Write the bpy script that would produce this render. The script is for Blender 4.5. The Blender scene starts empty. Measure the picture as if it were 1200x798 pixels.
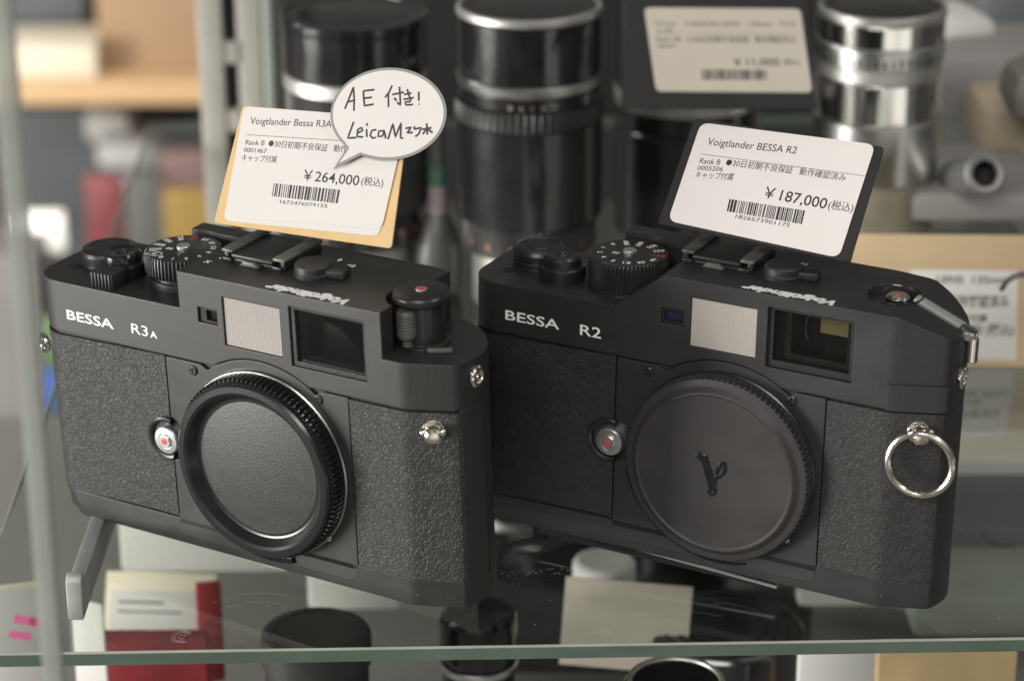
import bpy, bmesh, math, random
from mathutils import Vector, Matrix
random.seed(7)
S = 0.001                      # everything below is written in millimetres
sc = bpy.context.scene
col = sc.collection
PI = math.pi

# ------------------------------------------------------------------ camera
CAMP = Vector((0.0, -482.726, 300.683))
AXR = Vector((0.999996083, -0.00260159, -0.00101123+0.0)).normalized()
FOC = 2957.37
PIT, ROL = 0.378447718, -0.00279885507
FW = Vector((0, math.cos(PIT), -math.sin(PIT))); UP0 = Vector((0, math.sin(PIT), math.cos(PIT))); RT0 = Vector((1, 0, 0))
RT = RT0*math.cos(ROL)+UP0*math.sin(ROL); UP = -RT0*math.sin(ROL)+UP0*math.cos(ROL)
cam = bpy.data.cameras.new('camera'); camo = bpy.data.objects.new('camera', cam); col.objects.link(camo)
M = Matrix.Identity(4)
for i in range(3):
    M[i][0] = RT[i]; M[i][1] = UP[i]; M[i][2] = -FW[i]; M[i][3] = CAMP[i]*S
camo.matrix_world = M
cam.sensor_width = 36; cam.lens = FOC/1200*36
cam.clip_start = 0.02; cam.clip_end = 60
cam.dof.use_dof = True; cam.dof.focus_distance = 0.652; cam.dof.aperture_fstop = 11; cam.dof.aperture_blades = 9
sc.camera = camo

def at(u, v, y=None, z=None, dep=None):
    """point of the place seen at photograph pixel (u,v), at a world y, a height z or a distance, in mm"""
    d = FW+RT*((u-600)/FOC)-UP*((v-399)/FOC)
    t = dep if dep is not None else ((z-CAMP.z)/d.z if z is not None else (y-CAMP.y)/d.y)
    return CAMP+d*t

# ------------------------------------------------------------------ light
w = bpy.data.worlds.new('World'); sc.world = w; w.use_nodes = True
bg = w.node_tree.nodes['Background']; bg.inputs[1].default_value = 1.0
wn = w.node_tree; wt = wn.nodes.new('ShaderNodeTexCoord'); wv = wn.nodes.new('ShaderNodeTexVoronoi'); wv.inputs['Scale'].default_value = 3.2; wv.feature = 'F1'
wr = wn.nodes.new('ShaderNodeValToRGB'); sepw = wn.nodes.new('ShaderNodeSeparateColor')
for p_, c_ in ((.30, (.05, .049, .047, 1)), (.55, (.12, .115, .105, 1)), (.74, (.26, .25, .23, 1)), (.88, (.55, .53, .49, 1)), (.97, (1.1, 1.07, 1.0, 1))):
    e_ = wr.color_ramp.elements.new(p_); e_.color = c_
wr.color_ramp.elements.remove(wr.color_ramp.elements[0]); wr.color_ramp.elements.remove(wr.color_ramp.elements[-1]); wr.color_ramp.interpolation = 'CONSTANT'
wn.links.new(wt.outputs['Generated'], wv.inputs['Vector']); wn.links.new(wv.outputs['Color'], sepw.inputs[0]); wn.links.new(sepw.outputs[0], wr.inputs[0]); wn.links.new(wr.outputs[0], bg.inputs[0])
def area(name, loc, target, sx, sy, power, colr=(1, .975, .94)):
    l = bpy.data.lights.new(name, 'AREA'); l.shape = 'RECTANGLE'; l.size = sx; l.size_y = sy; l.energy = power; l.color = colr
    o = bpy.data.objects.new(name, l); col.objects.link(o); o.location = loc
    o.rotation_euler = (Vector(target)-Vector(loc)).to_track_quat('-Z', 'Y').to_euler()
    return o
area('shop_window_left', (-1.95, -0.38, 0.0), (0, 0.05, 0.03), 0.9, 0.7, 68, (1, .98, .93))
area('ceiling_lamp_aisle', (-0.7, -2.6, 2.0), (0, 0.05, 0), 1.8, 0.6, 62)
area('ceiling_lamp_side', (1.5, -0.8, 1.9), (0.05, 0.05, 0), 0.3, 1.3, 12)
area('fill_light_shop', (-0.8, 0.72, 0.6), (-0.6, 1.6, 0.0), 1.6, 0.3, 11)  # added fill light, stands for no known lamp; brightens the far shelves
sc.view_settings.view_transform = 'Standard'; sc.view_settings.look = 'None'
sc.view_settings.exposure = 0.0; sc.view_settings.gamma = 1
sc.cycles.use_denoising = True
sc.cycles.max_bounces = 10; sc.cycles.transparent_max_bounces = 16

# ------------------------------------------------------------------ materials
def mat(name, base, rough=.5, metal=0., spec=.5, bump=None, bev=0., coat=0., var=0., varscale=60, emit=None, dust=0.):
    m = bpy.data.materials.new(name); m.use_nodes = True; nt = m.node_tree; N = nt.nodes; L = nt.links
    b = N['Principled BSDF']
    b.inputs['Base Color'].default_value = (*base, 1); b.inputs['Roughness'].default_value = rough
    b.inputs['Metallic'].default_value = metal; b.inputs['Specular IOR Level'].default_value = spec
    b.inputs['Coat Weight'].default_value = coat; b.inputs['Coat Roughness'].default_value = .1
    tc = N.new('ShaderNodeTexCoord')
    if emit: b.inputs['Emission Color'].default_value = (*emit[0], 1); b.inputs['Emission Strength'].default_value = emit[1]
    if var:
        n = N.new('ShaderNodeTexNoise'); n.inputs['Scale'].default_value = varscale; n.inputs['Detail'].default_value = 5
        r = N.new('ShaderNodeMapRange'); r.inputs[1].default_value = .3; r.inputs[2].default_value = .7
        r.inputs[3].default_value = 1-var; r.inputs[4].default_value = 1+var
        mx = N.new('ShaderNodeVectorMath'); mx.operation = 'SCALE'; mx.inputs[0].default_value = base
        L.new(tc.outputs['Object'], n.inputs['Vector']); L.new(n.outputs[0], r.inputs[0]); L.new(r.outputs[0], mx.inputs['Scale'])
        L.new(mx.outputs[0], b.inputs['Base Color'])
        r2 = N.new('ShaderNodeMapRange'); r2.inputs[3].default_value = max(0, rough-.07); r2.inputs[4].default_value = rough+.07
        L.new(n.outputs[0], r2.inputs[0]); L.new(r2.outputs[0], b.inputs['Roughness'])
    if dust:                                            # sparse pale specks and broad smudges in the sheen
        vd = N.new('ShaderNodeTexVoronoi'); vd.inputs['Scale'].default_value = 230
        L.new(tc.outputs['Object'], vd.inputs['Vector'])
        lt = N.new('ShaderNodeMath'); lt.operation = 'LESS_THAN'; lt.inputs[1].default_value = .034; L.new(vd.outputs['Distance'], lt.inputs[0])
        sp = N.new('ShaderNodeSeparateColor'); L.new(vd.outputs['Color'], sp.inputs[0])
        l2 = N.new('ShaderNodeMath'); l2.operation = 'LESS_THAN'; l2.inputs[1].default_value = dust; L.new(sp.outputs[0], l2.inputs[0])
        mu = N.new('ShaderNodeMath'); mu.operation = 'MULTIPLY'; L.new(lt.outputs[0], mu.inputs[0]); L.new(l2.outputs[0], mu.inputs[1])
        mc = N.new('ShaderNodeMix'); mc.data_type = 'RGBA'; L.new(mu.outputs[0], mc.inputs['Factor'])
        mc.inputs['A'].default_value = (*base, 1); mc.inputs['B'].default_value = (.22, .215, .20, 1)
        if b.inputs['Base Color'].links: L.new(b.inputs['Base Color'].links[0].from_socket, mc.inputs['A'])
        L.new(mc.outputs['Result'], b.inputs['Base Color'])
        ns = N.new('ShaderNodeTexNoise'); ns.inputs['Scale'].default_value = 55; ns.inputs['Detail'].default_value = 4; ns.inputs['Distortion'].default_value = 1.2
        L.new(tc.outputs['Object'], ns.inputs['Vector'])
        rs = N.new('ShaderNodeMapRange'); rs.inputs[1].default_value = .3; rs.inputs[2].default_value = .7; rs.inputs[3].default_value = rough-.08; rs.inputs[4].default_value = rough+.08
        L.new(ns.outputs[0], rs.inputs[0]); L.new(rs.outputs[0], b.inputs['Roughness'])
    nrm = None
    if bev:
        bv = N.new('ShaderNodeBevel'); bv.samples = 4; bv.inputs['Radius'].default_value = bev*S; nrm = bv.outputs[0]
    if bump:
        kind, scale, strength, dist = bump
        if kind == 'noise':
            t = N.new('ShaderNodeTexNoise'); t.inputs['Scale'].default_value = scale; t.inputs['Detail'].default_value = 3
            L.new(tc.outputs['Object'], t.inputs['Vector']); h = t.outputs[0]
        else:                                           # leather: warped cells with creases
            nz = N.new('ShaderNodeTexNoise'); nz.inputs['Scale'].default_value = scale*.55; nz.inputs['Detail'].default_value = 3
            L.new(tc.outputs['Object'], nz.inputs['Vector'])
            sb = N.new('ShaderNodeVectorMath'); sb.operation = 'SUBTRACT'; sb.inputs[1].default_value = (.5, .5, .5)
            L.new(nz.outputs['Color'], sb.inputs[0])
            ml = N.new('ShaderNodeVectorMath'); ml.operation = 'SCALE'; ml.inputs['Scale'].default_value = 2.8/scale
            L.new(sb.outputs[0], ml.inputs[0])
            ad = N.new('ShaderNodeVectorMath'); L.new(tc.outputs['Object'], ad.inputs[0]); L.new(ml.outputs[0], ad.inputs[1])
            vo = N.new('ShaderNodeTexVoronoi'); vo.feature = 'DISTANCE_TO_EDGE'; vo.inputs['Scale'].default_value = scale
            L.new(ad.outputs[0], vo.inputs['Vector'])
            cr = N.new('ShaderNodeMapRange'); cr.interpolation_type = 'SMOOTHSTEP'; cr.inputs[1].default_value = 0.0; cr.inputs[2].default_value = .15
            L.new(vo.outputs['Distance'], cr.inputs[0])
            n2 = N.new('ShaderNodeTexNoise'); n2.inputs['Scale'].default_value = scale*1.7; n2.inputs['Detail'].default_value = 2
            L.new(tc.outputs['Object'], n2.inputs['Vector'])
            mm = N.new('ShaderNodeMath'); mm.operation = 'MULTIPLY_ADD'; mm.inputs[1].default_value = .35
            L.new(n2.outputs[0], mm.inputs[0]); L.new(cr.outputs[0], mm.inputs[2]); h = mm.outputs[0]
        bp = N.new('ShaderNodeBump'); bp.inputs['Strength'].default_value = strength; bp.inputs['Distance'].default_value = dist*S
        L.new(h, bp.inputs['Height'])
        if nrm: L.new(nrm, bp.inputs['Normal'])
        nrm = bp.outputs[0]
    if nrm: L.new(nrm, b.inputs['Normal'])
    return m

def pane_mat(name, tint, gloss=.06, rough=.02):
    m = bpy.data.materials.new(name); m.use_nodes = True; nt = m.node_tree; N = nt.nodes; L = nt.links
    N.remove(N['Principled BSDF']); out = N['Material Output']
    t = N.new('ShaderNodeBsdfTransparent'); t.inputs[0].default_value = (*tint, 1)
    g = N.new('ShaderNodeBsdfGlossy'); g.inputs['Roughness'].default_value = rough
    fr = N.new('ShaderNodeFresnel'); fr.inputs[0].default_value = 1.5
    tcn = N.new('ShaderNodeTexCoord'); nz = N.new('ShaderNodeTexNoise'); nz.inputs['Scale'].default_value = 14
    L.new(tcn.outputs['Object'], nz.inputs['Vector'])
    mu = N.new('ShaderNodeMath'); mu.operation = 'MULTIPLY'; mu.inputs[1].default_value = gloss/.04
    L.new(fr.outputs[0], mu.inputs[0])
    ge = N.new('ShaderNodeNewGeometry'); sb = N.new('ShaderNodeMath'); sb.operation = 'SUBTRACT'; sb.inputs[0].default_value = 1
    L.new(ge.outputs['Backfacing'], sb.inputs[1]); m2 = N.new('ShaderNodeMath'); m2.operation = 'MULTIPLY'; m2.use_clamp = True
    L.new(mu.outputs[0], m2.inputs[0]); L.new(sb.outputs[0], m2.inputs[1])
    mx = N.new('ShaderNodeMixShader'); L.new(m2.outputs[0], mx.inputs[0]); L.new(t.outputs[0], mx.inputs[1]); L.new(g.outputs[0], mx.inputs[2])
    L.new(mx.outputs[0], out.inputs[0])
    return m

MT = {}
MT['paintA'] = mat('black_paint', (.019, .019, .018), .46, spec=.55, bump=('noise', 3000, .32, .06), bev=.5, var=.25, varscale=1800, dust=.35)
MT['paintB'] = mat('black_paint_satin', (.022, .0213, .0215), .44, spec=.5, bump=('noise', 3000, .16, .05), bev=.5, var=.2, varscale=1600, dust=.35)
MT['leathA'] = mat('black_leatherette', (.024, .0232, .022), .50, spec=.5, bump=('leather', 680, 1., .115), var=.15, varscale=300)
MT['leathB'] = mat('black_leatherette_fine', (.020, .0187, .018), .50, spec=.48, bump=('leather', 880, 1., .065), var=.15, varscale=300)
MT['plastic'] = mat('black_plastic', (.016, .016, .016), .34, spec=.5, bev=.25, var=.2, varscale=200, dust=.4)
MT['plasticmat'] = mat('matt_black_plastic', (.018, .018, .018), .46, spec=.45, bev=.25, var=.2, varscale=200)
MT['rail'] = mat('worn_shoe_rail', (.085, .082, .078), .42, spec=.5, bump=('noise', 1500, .15, .06), bev=.4, var=.25, varscale=300)
MT['gloss'] = mat('gloss_black', (.012, .012, .013), .16, spec=.55, bev=.25)
MT['dark'] = mat('dark_recess', (.006, .006, .006), .7)
MT['capdisc'] = mat('textured_cap_face', (.028, .027, .025), .46, spec=.5, bump=('noise', 2500, 1., .10), var=.1, varscale=300)
MT['capB'] = mat('smooth_cap_face', (.034, .031, .031), .46, spec=.45, bump=('noise', 2600, .12, .05), bev=.3, var=.1, dust=.6)
MT['chrome'] = mat('chrome', (.80, .78, .74), .12, 1., bev=.2)
MT['capring'] = mat('cap_ring_plastic', (.013, .013, .013), .26, spec=.5)
MT['gunmetal'] = mat('gunmetal', (.30, .29, .28), .3, 1., bev=.2)
MT['nickel'] = mat('nickel', (.72, .66, .58), .2, 1., bev=.2)
MT['silver'] = mat('satin_silver', (.68, .68, .68), .3, .9, bev=.2)
MT['white'] = mat('white_ink', (.82, .82, .80), .5)
MT['red'] = mat('red_ink', (.62, .05, .05), .45)
MT['frostB'] = mat('frosted_plastic_lightened', (.42, .385, .355), .45, spec=.4, var=.05)  # same frosted plastic, colour lightened to make up for weak light here
MT['frost'] = mat('frosted_plastic', (.275, .25, .232), .45, spec=.4, var=.05)
MT['vfglass'] = mat('dark_viewfinder_glass', (.010, .011, .013), .06, spec=.6, coat=.4)
MT['window_reflection'] = mat('grey_reflection', (.017, .018, .02), .4)  # tone of the panel that imitates a reflection in the viewfinder
MT['olive'] = mat('olive_mirror', (.21, .18, .085), .35)
MT['greenarc'] = mat('green_coating', (.03, .16, .11), .2)
MT['bluefilm'] = mat('blue_coated_glass', (.018, .02, .045), .1, spec=.6)
MT['paper'] = mat('white_paper', (.68, .64, .62), .55, spec=.3, var=.02)
MT['paperA'] = mat('white_paper_dimmed', (.53, .505, .485), .55, spec=.3, var=.02)  # white tag paper, colour darkened to offset the strong left light
MT['paperC'] = mat('aged_paper', (.52, .475, .40), .6, spec=.3, var=.03)
MT['kraft'] = mat('kraft_card', (.52, .36, .18), .7, spec=.2, var=.06, varscale=120)
MT['blackcard'] = mat('black_card', (.022, .0215, .021), .6, spec=.3, var=.1)
MT['ink'] = mat('black_ink', (.025, .025, .028), .6)
MT['inkthin'] = mat('grey_ink', (.06, .06, .065), .6)
MT['greyedge'] = mat('grey_outline', (.19, .19, .185), .6)
MT['standmetal'] = mat('cast_grey_metal', (.34, .345, .33), .5, .25, bump=('noise', 900, .35, .15), bev=.5, var=.12, varscale=150)
MT['groundedge'] = mat('ground_glass_edge', (.24, .245, .21), .45, var=.15, varscale=60)
MT['scuff'] = mat('pale_scuff', (.42, .41, .39), .7)
MT['clear'] = pane_mat('shelf_glass', (.93, .955, .935), .075, .02)
MT['glassedge'] = mat('green_glass_edge', (.070, .100, .076), .3, spec=.5, coat=.3, var=.15, varscale=40, bump=('noise', 120, .3, .4))
MT['vfpanedark'] = pane_mat('smoked_viewfinder_pane', (.55, .54, .53), .14, .08)
MT['vfpane'] = pane_mat('viewfinder_pane', (.80, .80, .78), .07)

# ------------------------------------------------------------------ mesh helpers (mm)
def join(*bms):
    out = bmesh.new()
    for b in bms:
        me = bpy.data.meshes.new('tmp'); b.to_mesh(me); b.free(); out.from_mesh(me); bpy.data.meshes.remove(me)
    return out
def xf(bm, Mx): bmesh.ops.transform(bm, matrix=Mx, verts=bm.verts); return bm
def T(x, y, z): return Matrix.Translation((x, y, z))
def RX(a): return Matrix.Rotation(math.radians(a), 4, 'X')
def RY(a): return Matrix.Rotation(math.radians(a), 4, 'Y')
def RZ(a): return Matrix.Rotation(math.radians(a), 4, 'Z')
FRONT = Matrix(((1, 0, 0, 0), (0, 0, 1, 0), (0, 1, 0, 0), (0, 0, 0, 1)))   # (x,y,z)->(x,z,y): a shape drawn in xy stands up facing -y when z<0

def loft(rings, cap=True):
    bm = bmesh.new(); vs = [[bm.verts.new(q) for q in r] for r in rings]; n = len(rings[0])
    for a, b in zip(vs, vs[1:]):
        for i in range(n): bm.faces.new((a[i], a[(i+1) % n], b[(i+1) % n], b[i]))
    if cap: bm.faces.new(vs[0][::-1]); bm.faces.new(vs[-1])
    bmesh.ops.recalc_face_normals(bm, faces=bm.faces)
    return bm
def prism(pts, a, b, bev=0., seg=2, only=None):
    bm = loft([[(x, y, a) for x, y in pts], [(x, y, b) for x, y in pts]])
    if bev:
        es = [e for e in bm.edges if len(e.link_faces) == 2 and e.calc_face_angle(0) > .6 and (only is None or all(abs(v.co.z-only) < 1e-6 for v in e.verts))]
        bmesh.ops.bevel(bm, geom=es, offset=bev, segments=seg, profile=.5, affect='EDGES', clamp_overlap=True)
    return bm
def yprism(pts, y0, y1, bev=0., seg=2):                 # outline in (x,z), thickness along y
    bm = prism(pts, y0, y1, bev, seg); xf(bm, FRONT); bmesh.ops.recalc_face_normals(bm, faces=bm.faces); return bm
def box(x0, x1, y0, y1, z0, z1, bev=0., seg=2):
    return prism([(x0, y0), (x1, y0), (x1, y1), (x0, y1)], z0, z1, bev, seg)
def circ(cx, cy, r, n=48, a0=0, a1=360):
    full = abs(a1-a0) >= 360; k = n if full else n+1
    return [(cx+r*math.cos(math.radians(a0+(a1-a0)*i/n)), cy+r*math.sin(math.radians(a0+(a1-a0)*i/n))) for i in range(k)]
def lathe(prof, n=64, teeth=None):
    """prof: (r,h) along z.  teeth: dict index->(count,depth) makes that ring's radius knurled"""
    bm = bmesh.new(); rings = []
    for k, (r, h) in enumerate(prof):
        if r < 1e-6: rings.append([bm.verts.new((0, 0, h))]); continue
        ring = []
        for i in range(n):
            a = 2*PI*i/n; rr = r
            if teeth and k in teeth: rr = r-(teeth[k] if (i % 4) in (0, 1) else 0)
            ring.append(bm.verts.new((rr*math.cos(a), rr*math.sin(a), h)))
        rings.append(ring)
    for A, B in zip(rings, rings[1:]):
        for i in range(n):
            j = (i+1) % n
            if len(A) == 1 and len(B) == 1: continue
            if len(A) == 1: bm.faces.new((A[0], B[i], B[j]))
            elif len(B) == 1: bm.faces.new((A[i], A[j], B[0]))
            else: bm.faces.new((A[i], A[j], B[j], B[i]))
    bmesh.ops.recalc_face_normals(bm, faces=bm.faces)
    return bm
def ylathe(prof, cx, cz, n=64, teeth=None):              # axis along y, prof (r, y)
    bm = lathe(prof, n, teeth); xf(bm, T(cx, 0, cz) @ FRONT); bmesh.ops.recalc_face_normals(bm, faces=bm.faces); return bm
def zlathe(prof, cx, cy, n=64, teeth=None): return xf(lathe(prof, n, teeth), T(cx, cy, 0))
def tube(pts, r, n=8, closed=False, flat=1.0, up=Vector((0, 0, 1))):
    pts = [Vector(q) for q in pts]; rings = []; m = len(pts)
    for i, q in enumerate(pts):
        a = pts[(i-1) % m] if (closed or i > 0) else q; b = pts[(i+1) % m] if (closed or i < m-1) else q
        t = (b-a).normalized(); s = t.cross(up)
        if s.length < 1e-4: s = t.cross(Vector((1, 0, 0)))
        s.normalize(); u = s.cross(t).normalized()
        rings.append([q+s*r*math.cos(2*PI*k/n)+u*r*flat*math.sin(2*PI*k/n) for k in range(n)])
    if closed: rings.append(rings[0])
    bm = loft(rings, cap=not closed)
    if closed: bmesh.ops.remove_doubles(bm, verts=bm.verts, dist=1e-5); bmesh.ops.recalc_face_normals(bm, faces=bm.faces)
    return bm
def bm_to_obj(bm, name='tmp'):
    me = bpy.data.meshes.new(name); bm.to_mesh(me); bm.free(); o = bpy.data.objects.new(name, me); col.objects.link(o); return o
def boolean(bm, *ops):
    """ops: ('DIFFERENCE'|'UNION'|'INTERSECT', bmesh)"""
    a = bm_to_obj(bm); tmp = []
    for op, b in ops:
        o = bm_to_obj(b); tmp.append(o); m = a.modifiers.new('b', 'BOOLEAN'); m.operation = op; m.object = o; m.solver = 'EXACT'
    bpy.context.view_layer.update()
    me = bpy.data.meshes.new_from_object(a.evaluated_get(bpy.context.evaluated_depsgraph_get()))
    out = bmesh.new(); out.from_mesh(me); bpy.data.meshes.remove(me)
    for o in tmp+[a]:
        d = o.data; bpy.data.objects.remove(o); bpy.data.meshes.remove(d)
    return out
def text(s, bold=0., extr=.02):
    c = bpy.data.curves.new('t', 'FONT'); c.body = s; c.size = 1; c.offset = bold; c.extrude = extr; c.resolution_u = 3
    o = bpy.data.objects.new('t', c); col.objects.link(o); bpy.context.view_layer.update()
    me = bpy.data.meshes.new_from_object(o.evaluated_get(bpy.context.evaluated_depsgraph_get()))
    bpy.data.objects.remove(o); bpy.data.curves.remove(c)
    bm = bmesh.new(); bm.from_mesh(me); bpy.data.meshes.remove(me); return bm
def text_fit(s, w, h, bold=0., extr=.03, center=False, shear=0., cap=.72):
    """text whose ink is w wide, capitals h high, flat in xy, left end at the origin (or centred)"""
    bm = text(s, bold, 1.0); xs = [v.co.x for v in bm.verts]; x0, x1 = min(xs), max(xs)
    k = h/cap; kx = k if w is None else w/max(1e-6, x1-x0)
    ww = (x1-x0)*kx
    for v in bm.verts:
        x, y, z = v.co
        v.co = ((x-x0)*kx-(ww/2 if center else 0)+shear*y*k, y*k-(h/2 if center else 0), z*extr)
    return bm

def newobj(name, bm, m, parent=None, smooth=24):
    for v in bm.verts: v.co *= S
    bm.normal_update()
    lim = math.radians(smooth)
    for f in bm.faces: f.smooth = True
    for e in bm.edges: e.smooth = len(e.link_faces) == 2 and e.calc_face_angle(0) < lim
    me = bpy.data.meshes.new(name); bm.to_mesh(me); bm.free()
    o = bpy.data.objects.new(name, me); col.objects.link(o)
    for q in (m if isinstance(m, (list, tuple)) else [m]): me.materials.append(q)
    if parent is not None: o.parent = parent
    return o
def thing(name, label, cat, loc=(0, 0, 0), R=None, group=None):
    o = bpy.data.objects.new(name, None); col.objects.link(o); o.empty_display_size = .01
    Mx = Matrix.Identity(4)
    if R is not None:
        for i in range(3):
            for j in range(3): Mx[i][j] = R[i][j]
    for i in range(3): Mx[i][3] = loc[i]*S
    o.matrix_world = Mx
    o['label'] = label; o['category'] = cat
    if group: o['group'] = group
    return o
def tag(o, label, cat, group=None):
    o['label'] = label; o['category'] = cat
    if group: o['group'] = group
    return o
def struct(name, bm, m): o = newobj(name, bm, m); o['kind'] = 'structure'; return o

# ------------------------------------------------------------------ the two cameras
OUT = ([(1.0+9*(1-math.cos(math.radians(a))), 9-9*math.sin(math.radians(a))) for a in range(0, 91, 10)] +
       [(119.5, 0), (121.2, .12), (122.6, .6), (128, 2.75), (132.4, 4.5), (133.3, 5.1), (133.9, 6.2), (134.8, 9.2), (135.3, 12), (135.3, 14.5), (134.6, 17.5), (132.6, 21.5), (129.8, 25), (125.5, 28.6), (119, 31.2), (110, 32.6)] +
       [(10-9*math.sin(math.radians(a)), 24+9*math.cos(math.radians(a))) for a in range(0, 91, 10)])
OUT = [(x, y) for x, y in OUT]
def offset_outline(pts, d):
    n = len(pts); res = []
    for i in range(n):
        a, b, c = Vector(pts[i-1]), Vector(pts[i]), Vector(pts[(i+1) % n])
        t = (c-a).normalized(); nrm = Vector((t.y, -t.x)); res.append((b.x+nrm.x*d, b.y+nrm.y*d))
    return res
def band(path, d_out, d_in, z0, z1, bev=.15):
    """strip wrapped along an open path; z0 may be a function of x"""
    n = len(path); po, pi = [], []
    for i in range(n):
        a = Vector(path[max(0, i-1)]); c = Vector(path[min(n-1, i+1)]); t = (c-a).normalized(); nrm = Vector((t.y, -t.x)); q = Vector(path[i])
        po.append(tuple(q+nrm*d_out)); pi.append(tuple(q-nrm*d_in))
    pts = po+pi[::-1]
    f0 = z0 if callable(z0) else (lambda x: z0); f1 = z1 if callable(z1) else (lambda x: z1)
    return loft([[(x, y, f0(x)) for x, y in pts], [(x, y, f1(x)) for x, y in pts]])
def dens(path, step=1.5):
    out = []
    for a, b in zip(path, path[1:]):
        k = max(1, int((Vector(b)-Vector(a)).length/step))
        out += [(a[0]+(b[0]-a[0])*i/k, a[1]+(b[1]-a[1])*i/k) for i in range(k)]
    return out+[path[-1]]
MC = (76.7, 28.6)                                       # mount centre (x,z)

def make_camera(kind, name, label, loc, R):
    A = kind == 'A'
    paint, leath = (MT['paintA'], MT['leathA']) if A else (MT['paintB'], MT['leathB'])
    root = thing(name, label, 'camera', loc, R)
    P = lambda n, bm, m, par=root, **k: newobj(n, bm, m, par, **k)
    inner = offset_outline(OUT, -.9)
    inner = [(x, min(y, 13.9)) for x, y in inner]
    # body core, front part only
    P('body_shell', prism(inner, -.6, 53.5), MT['plasticmat'])
    # hinged back door with a visible gap at the side
    bo = offset_outline(OUT, -.1)
    door = [(x, y) for x, y in bo if y > 15.2]
    ys = 14.7
    door = [(135.1, ys)]+[q for q in door]+[(1.2, ys)]
    P('back_door', prism(door, -.4, 53.0), paint)
    side = [(x, y) for x, y in OUT if x > 120 and 0 < y < 14.6]
    # base plate, rounded under; the left corner turns up further
    def ring(z, d, dl):
        o = offset_outline(OUT, -d); return [(x+dl*max(0, 1-(x-1)/14), y, z) for x, y in o]
    P('base_plate', loft([ring(-2.2, .5, 6.0), ring(-2.0, .15, 5.4), ring(-1.4, .03, 4.4), ring(2.0, .02, 1.8), ring(4.0, 0, .7), ring(5.4, 0, 0)]), paint)
    # leatherette
    lp = [(x, y) for x, y in OUT if x < 11 and y < 9.2]
    lp = [(1.0, 14.2)]+lp+[(45.5, 0)]
    rp = [(104.4, 0)]+[(x, y) for x, y in OUT if x > 105 and y < 6.5]
    lb = lambda x: 5.6+(.9*(x-10)/36 if x > 10 else 0)
    P('leather_grip', band(dens(lp), .15, 2.0, lb, lambda x: 52.0+.9*max(0, x-10)/36), leath)
    P('leather_grip', band(dens(rp), .15, 2.0, 5.6, 52.4), leath)
    # smooth strip between the grip and the door
    P('side_strip', band(dens([(133.75, 6.2), (134.2, 7.2), (134.8, 9.2), (135.3, 12), (135.3, 13.9)]), .05, 1.6, 1.0, 53.0), paint)
    # centre panel with its arch over the mount and rounded foot
    arc = circ(MC[0], MC[1], 28.5, 36, 53, 127)
    pts = [(45.8, .2), (101.5, .2), (103.2, .9), (104.0, 2.6), (104.0, 52.6), (MC[0]+19.5, 52.6)]+arc+[(MC[0]-19.5, 52.6), (45.8, 52.6)]
    panel = yprism(pts, 0.0, 3.0)
    panel = boolean(panel, ('DIFFERENCE', ylathe([(0, -2), (6.35, -2), (6.35, 1.9), (0, 1.9)], 44.3, 28.9, 40)))
    P('front_panel', panel, paint)
    # release button in its round well
    well = boolean(ylathe([(4.6, 1.6), (6.2, 1.6), (6.2, -.9), (5.6, -1.2), (4.9, -.9), (4.6, .6)], 44.3, 28.9, 48), ('DIFFERENCE', box(46.2, 60, -5, 5, 0, 60))) 
    P('button_well', well, MT['plastic'])
    bt = P('lens_release_button', ylathe([(0, 1.5), (3.9, 1.5), (3.9, -1.8), (3.6, -2.2), (2.3, -2.3), (2.15, -2.0), (2.0, -2.2), (1.95, -2.7), (1.75, -2.85), (0, -2.85)], 45.0, 28.9, 48), MT['silver'])
    P('red_dot', ylathe([(0, -2.8), (.85, -2.8), (.85, -2.98), (0, -3.0)], 45.0, 28.9, 24), MT['red'], bt)
    for sx, sz in ((54.8, 50.4), (94.8, 50.3)):
        s_ = P('screw', boolean(ylathe([(0, .3), (1.35, .3), (1.35, -.25), (1.0, -.45), (0, -.45)], sx, sz, 24), ('DIFFERENCE', box(sx-.18, sx+.18, -1, -.2, sz-.8, sz+.8)), ('DIFFERENCE', box(sx-.8, sx+.8, -1, -.2, sz-.18, sz+.18))), MT['plastic'])
    # lens mount and cap
    fr_ = 25.95 if A else 26.0
    P('mount_ring', ylathe([(20, .5), (fr_, .5), (fr_, -.7), (fr_-.4, -1.0), (22, -1.0), (20, -.4)], *MC, 96), MT['gunmetal'] if A else MT['capring'])
    P('mount_screw', ylathe([(0, -.9), (.7, -.9), (.7, -1.3), (0, -1.3)], MC[0]+19.4, MC[1]-17.0, 16), MT['silver'])
    a0, a1 = (196, 286) if not A else (222, 284)
    ro = 28.4
    arcb = circ(MC[0], MC[1], ro, 40, a0, a1)+circ(MC[0], MC[1], ro-.6, 40, a1, a0)
    P('mount_lip', yprism(arcb, -.5, .2), MT['gloss'])
    if A:
        e = circ(MC[0], MC[1], 28.3, 24, 240, 284)+circ(MC[0], MC[1], 26.7, 24, 284, 240)
        P('mount_lip', yprism(e, -.9, .2), MT['gloss'])
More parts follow.
